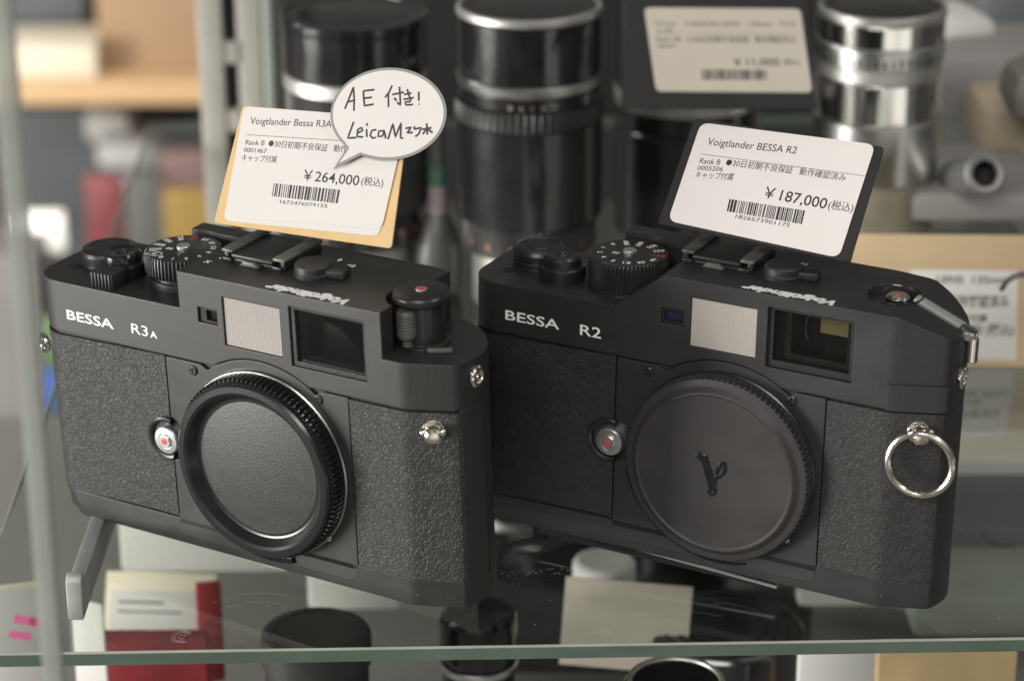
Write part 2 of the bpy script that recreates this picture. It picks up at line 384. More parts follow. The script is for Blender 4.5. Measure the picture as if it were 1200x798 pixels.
    if A:
        cap = P('body_cap', ylathe([(20, -1.1), (24.9, -1.1), (25.2, -1.3), (25.2, -4.5), (24.7, -5.0), (24.5, -5.0), (24.2, -6.2), (23.6, -6.8), (22.0, -6.9), (21.2, -6.4), (19.7, -4.0), (19.2, -3.8), (12, -3.7)], *MC, 400, {2: .95, 3: .95, 4: .85, 5: .5}), MT['capring'], smooth=14)
        P('cap_disc', ylathe([(0, -3.8), (18.4, -3.8), (19.0, -3.65)], *MC, 96), MT['capdisc'], cap)
    else:
        cap = P('body_cap', ylathe([(20, -1.1), (25.5, -1.1), (25.7, -1.3), (25.7, -4.4), (25.2, -4.9), (24.3, -5.2), (23.4, -5.3), (22.6, -6.0), (22.1, -6.5), (21.6, -6.6), (21.2, -6.3), (0, -6.25)], *MC, 400, {2: .7, 3: .7}), MT['capB'])
        # embossed script mark
        def lg(q): return Vector((MC[0]-.3+(q[0]-835)/13.5, -6.3, MC[1]-1.2-(q[1]-400)/13.8))
        st = [([(780, 336), (790, 327), (802, 330), (812, 352), (826, 395), (840, 440)], 1.15), ([(806, 345), (822, 372), (836, 405), (846, 440)], .9),
              ([(843, 452), (850, 410), (858, 365), (870, 338), (882, 336), (886, 352), (880, 374), (864, 392), (852, 398)], .6), ([(843, 436), (832, 448), (828, 462), (838, 470), (850, 460), (852, 440)], .6)]
        P('embossed_mark', join(*[tube([lg(q) for q in L_], r_, 10, flat=.3, up=Vector((0, 1, 0))) for L_, r_ in st]), MT['gloss'], cap)
    # top plate: silhouette from the front cut to the outline seen from above
    if A: prof = [(-2, 53.1), (-2, 67.5), (52, 67.5), (52, 77.7), (115.2, 77.7), (115.2, 65.4), (140, 65.4), (140, 53.1)]
    else: prof = [(-2, 53.1), (-2, 66.8), (44.4, 66.8), (58.9, 77.7), (121.2, 77.7), (135.6, 71.2), (136.0, 53.1)] if False else [(-2, 53.1), (-2, 66.8), (44.4, 66.8), (58.9, 77.7), (121.2, 77.7), (135.4, 71.8), (140, 69.9), (140, 53.1)]
    tp = boolean(yprism(prof, -3, 40), ('INTERSECT', prism(OUT, 50, 90)))
    pocket = zlathe([(0, (67.6 if A else 66.9)), (11.4 if A else 12.0, (67.6 if A else 66.9)), (11.4 if A else 12.0, 90), (0, 90)], 41.2, 16.5, 64)
    ops = [('UNION', box(35.5, 60, 27.4, 32.6, 60, 77.55))] if A else [('UNION', box(35.0, 60, 27.0, 32.6, 60, 77.55))]
    ops += [('DIFFERENCE', pocket),
            ('DIFFERENCE', ylathe([(0, -5), (28.8, -5), (28.8, 3.2), (0, 3.2)], *MC, 96)),
            ('DIFFERENCE', box(57.9, 64.2, -2, 3, 64.7, 68.9)),
            ('DIFFERENCE', box(66.1, 84.3, -2, 2, 59.7, 73.1)),
            ('DIFFERENCE', box(87.2, 110.3, -2, 13.0, 58.1, 74.4))]
    if A: ops.append(('DIFFERENCE', zlathe([(0, 65.4), (8.9, 65.4), (8.9, 90), (0, 90)], 118.6, 13.6, 64)))
    else:
        ops.append(('DIFFERENCE', zlathe([(0, 74.6), (6.8, 74.6), (6.8, 90), (0, 90)], 115.2, 15.2, 64)))
        ops.append(('DIFFERENCE', xf(box(-2, 17, -3.2, 3.2, -1.3, 5), T(121.2, 15.5, 77.7) @ RY(22.6))))
    tpo = P('top_plate', boolean(tp, *ops), paint, smooth=30)
    # lettering
    lt = [xf(text_fit('BESSA', 16.0, 2.75, .008, .05), T(12.8, -.02, 57.1) @ RX(90))]
    if A: lt += [xf(text_fit('R3', 5.5, 2.95, -.004, .05), T(35.0, -.02, 57.2) @ RX(90)), xf(text_fit('A', 2.2, 1.9, .01, .05), T(41.3, -.02, 57.2) @ RX(90))]
    else: lt += [xf(text_fit('R2', 6.1, 3.0, .006, .05), T(34.9, -.02, 56.9) @ RX(90))]
    P('name_lettering', join(*lt), MT['white'], tpo)
    # the maker's script on the deck reads from the rear
    P('script_lettering', xf(text_fit('Voigtländer', 25.5, 3.1, .045, .05, shear=.4), T(105.2, 3.6, 77.73) @ RZ(180)), MT['white'], tpo)
    # small rangefinder window
    P('rangefinder_window', box(58.0, 64.1, 1.6, 2.4, 64.8, 68.8), MT['bluefilm'] if not A else MT['vfglass'])
    P('window_lip', boolean(box(57.95, 64.15, .6, 1.5, 64.75, 68.85), ('DIFFERENCE', box(60.2 if A else 58.6, 63.6, 0, 3, 65.4, 68.2))), MT['dark'])
    # frosted frame-line window with fine ribs
    fr = [box(66.2, 84.2, .5, 1.6, 59.8, 73.0)]
    for k in range(24): fr.append(box(66.5+k*.74, 66.5+k*.74+.4, .455, .55, 60.1, 72.7))
    P('frosted_window', join(*fr), MT['frost'] if A else MT['frostB'])
    # viewfinder
    if A:
        vf = P('viewfinder_window', boolean(box(87.25, 110.25, .5, 12.9, 58.15, 74.35), ('DIFFERENCE', box(88.6, 109.4, -1, 2.6, 59.4, 73.6)), ('DIFFERENCE', box(90.6, 108.0, 0, 10, 60.6, 72.8))), MT['plastic'])
        P('pane', box(88.5, 109.5, 1.3, 1.6, 59.3, 73.7), MT['vfpanedark'], vf)
        P('eyepiece_lens', box(90.4, 108.2, 9.2, 9.8, 60.4, 73.0), MT['vfglass'], vf)
        P('window_reflection', xf(prism([(0, 0), (13.5, 0), (11, 4.5), (7.5, 7.5), (0, 9.0)], -.3, .3, .1), T(91.0, 6.6, 60.7) @ RX(90)), MT['window_reflection'], vf)  # added grey panel, shaped to imitate a reflection in the window
    else:
        vf = P('viewfinder_window', boolean(box(87.25, 110.25, .9, 12.9, 58.15, 74.35), ('DIFFERENCE', box(88.6, 109.2, -1, 3.5, 60.0, 73.6)), ('DIFFERENCE', box(92.5, 107.5, 0, 8, 61.5, 72.8))), MT['plastic'])
        P('eyepiece_lens', box(92.5, 107.5, 7.2, 8.2, 61.5, 72.8), MT['vfglass'], vf)
        P('mirror', box(99.2, 106.6, 6.2, 6.9, 67.6, 72.2), MT['olive'], vf)
        P('lens_coating', tube([(96.6+1.3*math.cos(a), 6.0, 68.4+3.6*math.sin(a)) for a in [1.9+k*.2 for k in range(13)]], .17, 6), MT['greenarc'], vf)
        P('pane', box(88.5, 109.3, 1.2, 1.5, 59.9, 73.7), MT['vfpane'], vf)
    # winding lever and its hub
    dz = 67.5 if A else 66.8
    if A:
        al = P('advance_lever', zlathe([(7.6, dz-.2), (7.6, dz+.8), (7.2, dz+1.2), (7.6, dz+1.6), (7.8, dz+3.4), (7.4, dz+4.3), (5.6, dz+4.8), (5.3, dz+4.6), (0, dz+4.8)], 14.2, 18.0, 64), MT['plastic'])
    else:
        al = P('advance_lever', zlathe([(7.3, dz-.2), (7.3, dz+.9), (6.8, dz+1.2), (7.3, dz+1.6), (7.3, dz+2.4), (6.9, dz+2.7), (7.3, dz+3.1), (7.4, dz+4.6), (6.8, dz+5.6), (5.4, dz+6.0), (5.2, dz+5.7), (3.6, dz+5.7), (3.4, dz+6.0), (0, dz+6.1)], 13.6, 18.2, 64), MT['plastic'])
    # shutter release with collar
    bx, by = (23.5, 12.2)
    sb = P('shutter_button', zlathe([(6.2, dz-.2), (6.4, dz+3.6), (6.0, dz+4.0), (5.2, dz+4.1), (5.2, dz+4.6), (5.0, dz+6.2), (4.4, dz+6.9), (1.8, dz+6.6), (1.6, dz+6.9), (1.0, dz+6.9), (.8, dz+6.4), (0, dz+6.4)], bx, by, 64), MT['gloss'] if A else MT['plastic'])
    if A:
        kn = [box(21.6, 29.0, 1.0, 7.5, dz-.1, dz+4.6, .5)]
        for k in range(6): kn.append(box(22.0+k*1.15, 22.6+k*1.15, .6, 1.6, dz+.2, dz+4.5, .15))
        P('power_switch', join(*kn), MT['plasticmat'])
    P('deck_pit', zlathe([(0, dz+.02), (1.5, dz+.02), (1.8, dz+.06), (1.8, dz+.1), (0, dz+.03)], 8.2, 10.6, 20), MT['dark'])
    # speed dial
    if A:
        prof = [(9.4, dz), (9.4, dz+1.6), (9.1, dz+1.9), (8.6, dz+2.0), (8.6, dz+3.2), (10.2, dz+3.4), (10.6, dz+3.8), (10.6, dz+8.0), (10.2, dz+8.9), (9.9, dz+9.0), (0, dz+9.0)]
        teeth = {5: .45, 6: .5, 7: .5, 8: .3}; zt = dz+9.0; dn = 240
    else:
        prof = [(11.2, dz), (11.2, dz+.4), (10.6, dz+.6), (10.9, dz+1.2), (10.9, dz+7.6), (10.5, dz+8.6), (10.2, dz+8.9), (0, dz+8.9)]
        teeth = {3: .5, 4: .5, 5: .3}; zt = dz+8.9; dn = 240
    dx, dy = 41.2, 16.5
    dial = P('speed_dial', zlathe(prof, dx, dy, dn, teeth), MT['plastic'])
    P('dial_pin', zlathe([(1.9, zt-.1), (1.9, zt+.7), (1.7, zt+.95), (0, zt+1.0)], dx, dy, 32), MT['silver'], dial)
    if A: ring_, red, off = ['A', '2000', '1000', '500', '250', '125', '60', '30', '15', '8', '4', '2', '1', 'B'], '125', 236
    else: ring_, red, off = ['B', '1', '2', '4', '8', '15', '30', '60', '125', '250', '500', '1000', '2000'], '125', 150
    n_ = len(ring_); ink, rd = [], []
    for k, s_ in enumerate(ring_):
        a = (off-k*360/n_) if A else (off+k*360/n_)
        hh = 1.45; ww = min(1.05*len(s_), 3.4) if len(s_) > 1 else None
        b_ = text_fit(s_, ww, hh, .012, .03, center=True)
        rr = 7.9 if len(s_) < 4 else 7.5
        b_ = xf(b_, T(dx, dy, zt+.01) @ RZ(a) @ T(rr, 0, 0) @ RZ(90 if len(s_) < 3 else (180 if A else 0)))
        (rd if s_ == red else ink).append(b_)
    ink.append(xf(text_fit('ISO' if not A else '50', 1.9, 1.2, .03, .03, center=True), T(dx-3.2, dy-1.8, zt+.01)))
    if A:
        q = [(dx+7.9*math.cos(math.radians(off)), dy+7.9*math.sin(math.radians(off)))]
        bxm = tube([Vector((q[0][0], q[0][1], zt+.02))+Vector((2.0*cx_, 1.3*cy_, 0)) for cx_, cy_ in ((-1, -1), (.7, -1), (1.1, 0), (.7, 1), (-1, 1))], .13, 6, closed=True, flat=.3)
        ink.append(bxm)
    P('dial_numerals', join(*ink), MT['white'], dial); P('red_numeral', join(*rd), MT['red'], dial)
    if A:
        mk = [xf(text_fit('X', None, 1.5, .03, .03, center=True), T(55.2, 9.0, 77.74)), zlathe([(0, 77.72), (.35, 77.72), (.35, 77.76), (0, 77.76)], 56.6, 12.4, 12), zlathe([(0, 77.72), (.45, 77.72), (.45, 77.76), (0, 77.76)], 57.2, 15.5, 12)]
        P('index_marks', join(*mk), MT['white'], tpo)
    # hot shoe with its slip-in cover
    zt = 77.7; x0, x1, y0, y1 = (58.2, 77.8, 11.2, 28.4)
    hs = P('hot_shoe', join(box(x0+.3, x1-.3, y0+.8, y1, zt-.1, zt+1.0, .2), box(x0, x0+1.6, y0+1, y1, zt+.02, zt+3.0, .3), box(x1-1.6, x1, y0+1, y1, zt+.02, zt+3.0, .3),
                            box(x0+.2, x0+3.0, y0, y0+2.4, zt+.04, zt+1.2, .2), box(x1-3.6, x1-.6, y0, y0+2.4, zt+.04, zt+1.2, .2)), MT['plastic'])
    P('shoe_rail', box(x0-.2, x0+3.4, y0+.2, y1+.1, zt+2.5, zt+3.5, .35), MT['rail'], hs)
    P('shoe_rail', box(x1-3.4, x1+.4, y0+.2, y1+.1, zt+2.5, zt+3.5, .35), MT['rail'], hs)
    P('shoe_cover', box(x0+3.2, x1-3.2, y0-.2, y1-.3, zt+1.5, zt+2.6, .3), MT['plasticmat'], hs)
    P('shoe_spring', yprism([(x0+6.2, zt+.1), (x0+12.2, zt+.1), (x0+10.8, zt+1.5), (x0+7.6, zt+1.5)], y0-1.0, y0+1.5, .15), MT['rail'], hs)
    # meter / compensation wheel with its tab
    wx, wy = (85.4, 14.2)
    sw = P('selector_wheel', join(zlathe([(5.3, zt), (5.3, zt+1.0), (5.0, zt+1.3), (4.9, zt+2.9), (4.5, zt+3.4), (0, zt+3.5)], wx, wy, 48), xf(box(2, 9.4, -2.6, 2.6, 0, 2.5, .7), T(wx, wy, zt) @ RZ(12))), MT['plasticmat'])
    sy = []
    for s_, px_, py_ in ((('-2', 79.9, 23.6), ('0', 85.4, 25.6), ('+2', 90.4, 23.6)) if A else (('OFF', 80.5, 23.8), ('ON', 86.0, 25.4), ('AE', 91.0, 22.8))):
        if not A and s_ == 'AE': s_ = 'F'
        sy.append(xf(text_fit(s_, None, 1.6, .04, .03, center=True), T(px_, py_, zt+.03)))
    P('wheel_marks', join(*sy), MT['white'], tpo)
    # rewind
    if A:
        kx, ky = 118.6, 13.6
        rk = P('rewind_knob', join(zlathe([(5.6, 65.2), (5.6, 76.6), (7.0, 77.2), (7.3, 77.6), (7.4, 78.9), (7.0, 79.5), (1.6, 79.8), (0, 79.8)], kx, ky, 64), zlathe([(6.6, 65.42), (6.6, 66.2), (5.6, 66.6)], kx, ky, 48)), MT['plastic'])
        rb = [xf(zlathe([(0, 68.6), (2.1, 68.7), (2.4, 69.2), (2.4, 75.6), (2.1, 76.2), (0, 76.3)], kx-.9, ky-5.9, 32), Matrix.Identity(4)), zlathe([(1.3, 66.6), (1.3, 68.8)], kx-.9, ky-5.9, 20)]
        for k in range(7): rb.append(zlathe([(2.4, 69.6+k*.85), (2.56, 69.8+k*.85), (2.56, 70.1+k*.85), (2.4, 70.3+k*.85)], kx-.9, ky-5.9, 32))
        P('crank_handle', join(*rb), MT['rail'], rk)
        P('dial_pin', zlathe([(1.55, 79.75), (1.55, 79.95), (1.0, 80.0)], kx, ky, 32), MT['silver'], rk)
        P('red_dot', zlathe([(1.05, 79.9), (1.0, 80.05), (0, 80.07)], kx, ky, 24), MT['red'], rk)
        P('deck_lever', xf(box(-3.2, 3.2, -.7, .7, 0, 1.2, .3), T(125.6, 10.2, 65.4) @ RZ(28)), MT['rail'])
    else:
        rk = P('rewind_knob', zlathe([(4.6, 74.5), (4.6, 75.4), (3.4, 75.9), (3.0, 77.4), (2.4, 77.9), (0, 78.0)], 116.0, 15.4, 48), MT['chrome'])
        P('red_dot', zlathe([(.8, 77.95), (.75, 78.1), (0, 78.15)], 116.0, 15.4, 16), MT['red'], rk)
        P('well_rim', zlathe([(6.8, 77.68), (7.3, 77.72), (7.3, 77.95), (6.9, 78.0), (6.75, 77.7)], 115.2, 15.2, 64), MT['gloss'])
        P('crank_arm', xf(box(0, 14.2, -1.9, 1.9, -.9, .4, .4), T(120.6, 15.5, 78.0) @ RY(22.6)), MT['standmetal'])
        P('crank_handle', join(xf(lathe([(0, -1.3), (2.2, -1.3), (2.6, -.9), (2.6, .7), (2.2, 1.2), (0, 1.3)], 40), T(135.2, 13.6, 71.8) @ RY(20)),
                               xf(zlathe([(0, 63.5), (1.4, 64.2), (1.6, 64.6), (1.6, 70.6), (0, 71.0)], 0, 0, 32), T(136.6, 13.6, 0))), MT['chrome'])
        # the grip swells out below this ledge
        pth = dens([(120.0, 0)]+[(x, y) for x, y in OUT if 120.5 < x and y < 9.0])
        P('grip_ledge', band(pth, .75, 1.0, 53.0, 60.0), paint)
    # strap lugs and side screw
    P('side_screw', xf(lathe([(2.9, -.1), (2.9, .5), (2.4, .9), (1.7, .9), (1.5, .4), (.9, .4), (.7, .9), (0, 1.0)], 40), T(135.1, 11.6 if A else 12.0, 60.3) @ RY(90)), MT['chrome'])
    lx, ly, lz = (127.9, 2.4, 47.6)
    dirv = Vector((.5, -.86, 0)).normalized()
    Ml = Matrix.Translation((lx, ly, lz)) @ Vector((0, 0, 1)).rotation_difference(dirv).to_matrix().to_4x4()
    lug = [xf(lathe([(3.0, -.6), (2.9, .2), (1.9, .6), (1.6, 1.2), (1.9, 2.0), (2.3, 2.6), (2.2, 3.6), (1.5, 4.2), (0, 4.4)], 40), Ml)]
    side_ = Vector((.86, .5, 0))
    for sg in (-1, 1): lug.append(xf(bmesh_sphere(1.15), T(*(Vector((lx, ly, lz+.9))+dirv*2.6+side_*2.3*sg))))
    lg_ = P('strap_lug', join(*lug), MT['nickel'])
    if not A:
        c_ = Vector((lx, ly, lz-6.9))+dirv*4.3; u_ = Vector((1, .12, .03)).normalized(); v_ = Vector((-.03, .05, 1)).normalized()
        P('strap_ring', tube([c_+u_*8.1*math.cos(a)+v_*8.1*math.sin(a) for a in [2*PI*k/64 for k in range(64)]], .92, 12, closed=True, up=dirv), MT['nickel'], lg_)
    if A:
        c_ = Vector((-1.6, 5.6, 45.2)); u_ = Vector((.92, -.4, 0)).normalized(); v_ = Vector((0, 0, 1))
        P('strap_lug', join(tube([c_+u_*2.15*math.cos(a)+v_*2.3*math.sin(a) for a in [2*PI*k/40 for k in range(40)]], .72, 10, closed=True, up=Vector((.4, .92, 0))), xf(lathe([(1.6, 0), (1.4, .8), (.9, 1.3), (0, 1.4)], 24), T(1.2, 7.0, 45.6) @ RY(-90))), MT['chrome'])
    return root
def bmesh_sphere(r, u=20, v=12):
    bm = bmesh.new(); bmesh.ops.create_uvsphere(bm, u_segments=u, v_segments=v, radius=r); return bm

LOCA = (-128.509, 156.034, -0.829); RA = [[0.853319, 0.520642, -0.027892], [-0.521195, 0.853238, -0.018433], [0.014202, 0.030267, 0.999441]]
LOCB = (-13.916, 151.666, 0.0); RB = [[0.889309, 0.457088, 0.014142], [-0.457122, 0.889404, -0.000954], [-0.013014, -0.005616, 0.9999]]
make_camera('A', 'rangefinder_camera', 'dark grey film camera body with upright rewind knob and a ring-shaped cap, left', LOCA, RA)
make_camera('B', 'rangefinder_camera', 'black film camera body with a strap ring at its corner and a flat embossed cap', LOCB, RB)

# ------------------------------------------------------------------ price tags
TAG_A=dict(R=[[0.9189, 0.1785, -0.3518], [-0.3939, 0.4646, -0.7931], [0.0219, 0.8673, 0.4972]],c=[-51.25, 136.85, 100.72],
 card=[[-23.89, 15.85], [23.84, 16.82], [25.79, -16.87], [-25.74, -15.79]],
 sticker=[[-23.36, 15.72], [23.63, 16.68], [21.77, -14.21], [-23.01, -14.92]],
 sticker2=[[-23.36, 15.72], [23.63, 16.68], [22.24, -12.38], [-22.85, -13.88]],
 bubble=[[6.47, 1.42], [13.45, 5.76], [15.28, 5.37], [17.16, 5.15], [19.06, 5.1], [20.96, 5.21], [22.82, 5.48], [24.63, 5.91], [26.36, 6.5], [27.98, 7.23], [29.47, 8.09], [30.82, 9.08], [32.01, 10.18], [33.02, 11.37], [33.83, 12.63], [34.44, 13.96], [34.85, 15.34], [35.03, 16.73], [34.99, 18.14], [34.74, 19.53], [34.27, 20.89], [33.59, 22.2], [32.71, 23.44], [31.64, 24.6], [30.39, 25.66], [28.99, 26.6], [27.44, 27.42], [25.78, 28.1], [24.02, 28.62], [22.18, 29.0], [20.29, 29.21], [18.39, 29.25], [16.48, 29.12], [14.61, 28.84], [12.79, 28.38], [11.05, 27.78], [9.42, 27.02], [7.92, 26.12], [6.58, 25.1], [5.4, 23.97], [4.41, 22.74], [3.62, 21.44], [3.04, 20.07], [2.68, 18.66], [2.56, 17.24], [2.65, 15.81], [2.98, 14.4], [3.52, 13.03], [4.28, 11.72], [5.24, 10.49], [6.39, 9.35], [7.71, 8.32], [9.19, 7.42]],
 barcode=[[-10.43, -3.69], [8.67, -3.47], [8.7, -7.04], [-10.28, -7.13]],
 line=[[-21.14, 8.17], [6.44, 9.21]],
 texts=[
  ('Voigtlander Bessa R3A',[-20.69, 11.19],[2.85, 12.48],1.99),
  ('Rank B',[-20.81, 5.62],[-15.27, 5.89],1.46),
  ('●30日初期不良保証',[-14.11, 5.87],[3.01, 6.22],1.58),
  ('動作',[4.74, 6.39],[8.48, 6.43],1.57),
  ('0001467',[-20.9, 3.63],[-14.27, 3.88],1.33),
  ('キャップ付属',[-21.0, 1.37],[-10.95, 1.84],1.52),
  ('￥264,000',[-2.4, -2.01],[13.61, -1.87],2.87),
  ('(税込)',[14.24, -1.48],[20.42, -1.36],1.94),
  ('1672476079155',[-7.64, -8.76],[5.98, -8.55],1.05),
 ])
HAND= [[[6.54, 17.27], [7.28, 20.6], [7.82, 23.13]], [[7.82, 23.13], [8.68, 19.94], [9.21, 16.99]], [[7.01, 19.14], [8.98, 19.84]], [[10.78, 22.42], [11.31, 20.51], [11.92, 18.54]], [[10.78, 22.42], [13.82, 23.01]], [[11.31, 20.51], [13.54, 20.97]], [[11.91, 18.6], [14.38, 19.22]], [[18.55, 24.54], [18.08, 22.74], [17.19, 21.23]], [[17.93, 22.4], [18.64, 18.89]], [[19.03, 22.17], [22.18, 23.1]], [[20.67, 24.4], [21.89, 19.71], [20.8, 20.26]], [[19.74, 21.39], [20.58, 20.69]], [[22.31, 22.47], [24.26, 23.09]], [[22.42, 21.18], [25.18, 21.95]], [[22.91, 23.95], [24.54, 20.98]], [[24.57, 20.86], [23.03, 20.59], [23.38, 19.84], [25.33, 20.15]], [[26.24, 23.59], [26.72, 21.18]], [[26.92, 20.49], [27.04, 20.24]], [[9.72, 14.17], [8.92, 9.79], [11.24, 10.15]], [[11.28, 11.32], [12.67, 12.1], [12.22, 12.9], [11.24, 12.23], [11.46, 10.43], [13.14, 10.46]], [[13.69, 12.59], [14.24, 10.56]], [[13.38, 14.12], [13.78, 13.51]], [[16.46, 12.72], [15.27, 12.41], [15.04, 11.09], [15.8, 10.45], [16.74, 10.67]], [[18.57, 12.66], [17.22, 12.4], [17.3, 10.99], [18.51, 11.23], [18.69, 12.74], [19.52, 10.68]], [[20.18, 10.55], [20.74, 14.68], [22.11, 11.32], [22.94, 15.14], [23.56, 11.33], [24.29, 11.14]], [[24.45, 13.8], [26.02, 14.27], [25.09, 12.7], [26.69, 12.98]], [[26.78, 14.6], [27.02, 13.72]], [[26.93, 13.84], [28.75, 14.4], [28.4, 12.69], [27.58, 11.97]], [[29.04, 13.97], [31.59, 14.66]], [[30.01, 15.68], [30.79, 12.79]], [[30.31, 14.16], [29.48, 12.79]], [[30.58, 14.18], [32.11, 13.43]]]
TAG_B=dict(R=[[0.9273, 0.3159, -0.2007], [-0.3692, 0.6844, -0.6287], [-0.0613, 0.6571, 0.7513]],c=[66.98, 138.33, 96.38],
 card=[[-25.57, 16.43], [25.54, 17.41], [25.82, -17.41], [-25.8, -16.42]],
 sticker=[[-23.51, 15.34], [23.19, 17.66], [22.77, -16.8], [-23.39, -15.27]],
 barcode=[[-9.45, -5.79], [10.63, -5.15], [10.92, -9.23], [-9.13, -9.44]],
 line=[[-20.68, 5.85], [22.94, 7.85]],
 texts=[
  ('Voigtlander BESSA R2',[-20.04, 8.98],[3.73, 10.87],2.40),
  ('Rank B',[-20.34, 3.06],[-14.9, 3.66],1.83),
  ('●30日初期不良保証',[-13.43, 3.95],[4.35, 4.93],1.83),
  ('動作確認済み',[6.14, 5.08],[18.35, 5.46],1.80),
  ('0005206',[-20.35, 1.0],[-13.71, 1.92],1.53),
  ('キャップ付属',[-20.22, -1.31],[-10.35, -0.02],1.81),
  ('￥187,000',[-1.03, -3.52],[15.64, -3.63],3.44),
  ('(税込)',[16.15, -3.31],[22.56, -3.03],2.30),
  ('1826573901175',[-6.42, -10.96],[8.01, -10.72],1.23),
 ])
TAG_C=dict(R=[[0.9927, -0.0716, 0.0973], [0.1158, 0.7921, -0.5993], [-0.0342, 0.6062, 0.7946]],c=[70.84, 314.01, 85.13],
 card=[[-30.26, 30.71], [29.0, 30.98], [26.08, -23.41], [-37.75, -22.86]],
 sticker=[[-26.19, 17.51], [25.96, 17.11], [25.27, -17.11], [-25.78, -16.48]],
 barcode=[[-9.87, -7.86], [11.41, -7.98], [10.89, -12.04], [-10.34, -12.01]],
 line=[[-23.33, 6.96], [23.88, 6.37]],
 texts=[
  ('Canon',[-23.31, 10.24],[-16.41, 10.09],1.98),
  ('CANON LENS',[-13.14, 9.85],[4.73, 9.87],1.98),
  ('135mm',[8.05, 9.88],[15.7, 9.89],1.99),
  ('F3.5',[18.36, 9.89],[23.36, 9.9],2.00),
  ('L-39',[-22.51, 7.22],[-17.91, 7.22],1.80),
  ('Rank AB',[-23.35, 3.63],[-15.47, 3.63],1.96),
  ('○30日初期不良保証',[-13.54, 3.31],[7.22, 3.24],2.13),
  ('動作確認済み',[9.21, 3.24],[22.79, 3.16],2.15),
  ('0004',[-23.29, 1.03],[-17.73, 1.03],1.64),
  ('￥11,000',[0.79, -6.25],[15.91, -6.26],3.25),
  ('(税込)',[17.28, -5.86],[22.7, -5.86],2.13),
 ])

def plane_pt(Td, q, h=0.): return Vector((q[0], q[1], h))
def bil(quad, s, t):                                     # s right 0..1, t down 0..1 ; quad TL TR BR BL
    a, b, c, d = [Vector(q) for q in quad]; return (a*(1-s)+b*s)*(1-t)+(d*(1-s)+c*s)*t
def round_quad(quad, r):
    out = []; n = len(quad)
    for i in range(n):
        p_, a, b = Vector(quad[i]), Vector(quad[i-1]), Vector(quad[(i+1) % n])
        u_, v_ = (a-p_).normalized(), (b-p_).normalized()
        for k in range(7):
            t = k/6; out.append(tuple((p_+u_*r)*(1-t)**2+p_*2*t*(1-t)+(p_+v_*r)*t*t))
    return out[::-1]
def flat(pts, a, b): bm = loft([[(x, y, a) for x, y in pts], [(x, y, b) for x, y in pts]]); return bm
def bars(quad, seed, h, n=44):
    rnd = random.Random(seed); out = []; x = 0.; seq = []
    while x < 95*1.0:
        wd = rnd.choice((1, 1, 1, 2, 2, 3)); gp = rnd.choice((1, 1, 1, 2, 2)); seq.append((x, wd)); x += wd+gp
    tot = seq[-1][0]+seq[-1][1]
    for a, wd in seq:
        s0, s1 = a/tot, (a+wd)/tot
        q = [bil(quad, s0, 0), bil(quad, s0, 1), bil(quad, s1, 1), bil(quad, s1, 0)]
        out.append(flat([tuple(v) for v in q], h, h+.02))
    return join(*out)
def tag_text(Td, h):
    out = []
    down = Vector(Td['sticker'][3])-Vector(Td['sticker'][0])
    for s_, a, b, hh in Td['texts']:
        a, b = Vector(a), Vector(b); d = b-a; L_ = d.length; bold = .006 if s_[0] in '¥￥' else .0
        bm = text_fit(s_, L_, hh, bold, .01, cap=.76)
        ex = d/L_; ey = (-down).normalized()
        for v in bm.verts:
            q = a+ex*v.co.x+ey*v.co.y; v.co = (q.x, q.y, h+v.co.z)
        out.append(bm)
    l0, l1 = [Vector(q) for q in Td['line']]; nn = (-down).normalized()*.12
    out.append(flat([tuple(l0), tuple(l1), tuple(l1+nn), tuple(l0+nn)], h, h+.02))
    return join(*out)
def bend(bm, amt, w=26.):                                # gentle curl of the card about its vertical axis
    for v in bm.verts: v.co.z += amt*(v.co.x/w)**2
    return bm
def price_tag(Td, label, cardmat, papmat, seed, r=2., amt=0., layers=()):
    root = thing('price_tag', label, 'price tag', Td['c'], Td['R'], 'price tags')
    sub = lambda bm: bm
    newobj('card', flat(round_quad(Td['card'], 1.0), -.9, -.25), cardmat, root)
    h = -.22
    for k, L_ in enumerate(layers):
        newobj('sticker', flat(round_quad(L_, r), h, h+.12), papmat, root); h += .15
    st = newobj('sticker', flat(round_quad(Td['sticker2'] if 'sticker2' in Td else Td['sticker'], r), h, h+.12), papmat, root); h += .14
    newobj('lettering', tag_text(Td, h), MT['ink'], st)
    newobj('barcode', bars(Td['barcode'], seed, h), MT['ink'], st)
    return root, h
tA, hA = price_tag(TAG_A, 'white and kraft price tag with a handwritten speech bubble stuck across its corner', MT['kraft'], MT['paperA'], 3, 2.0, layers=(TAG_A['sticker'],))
bub = newobj('speech_bubble', flat(TAG_A['bubble'], 1.3, 1.55), MT['greyedge'], tA)
cx_ = sum(q[0] for q in TAG_A['bubble'][1:])/(len(TAG_A['bubble'])-1); cy_ = sum(q[1] for q in TAG_A['bubble'][1:])/(len(TAG_A['bubble'])-1)
bi = offset_outline(TAG_A['bubble'], -.72)
bi[0] = tuple(Vector(TAG_A['bubble'][0]).lerp(Vector((cx_, cy_)), .10))
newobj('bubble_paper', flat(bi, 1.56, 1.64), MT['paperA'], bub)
hw = []
for st_ in HAND:
    hw.append(tube([(q[0], q[1], 1.66) for q in dens([tuple(q) for q in st_], .5)], .27, 8, flat=.12))
newobj('handwriting', join(*hw), MT['ink'], bub)
tB, hB = price_tag(TAG_B, 'white price tag on black card above the camera with the strap ring', MT['blackcard'], MT['paper'], 5, 2.6)
tC, hC = price_tag(TAG_C, 'cream price tag on black card leaning against a blurred lens, top of the picture', MT['blackcard'], MT['paperC'], 9, 2.2)

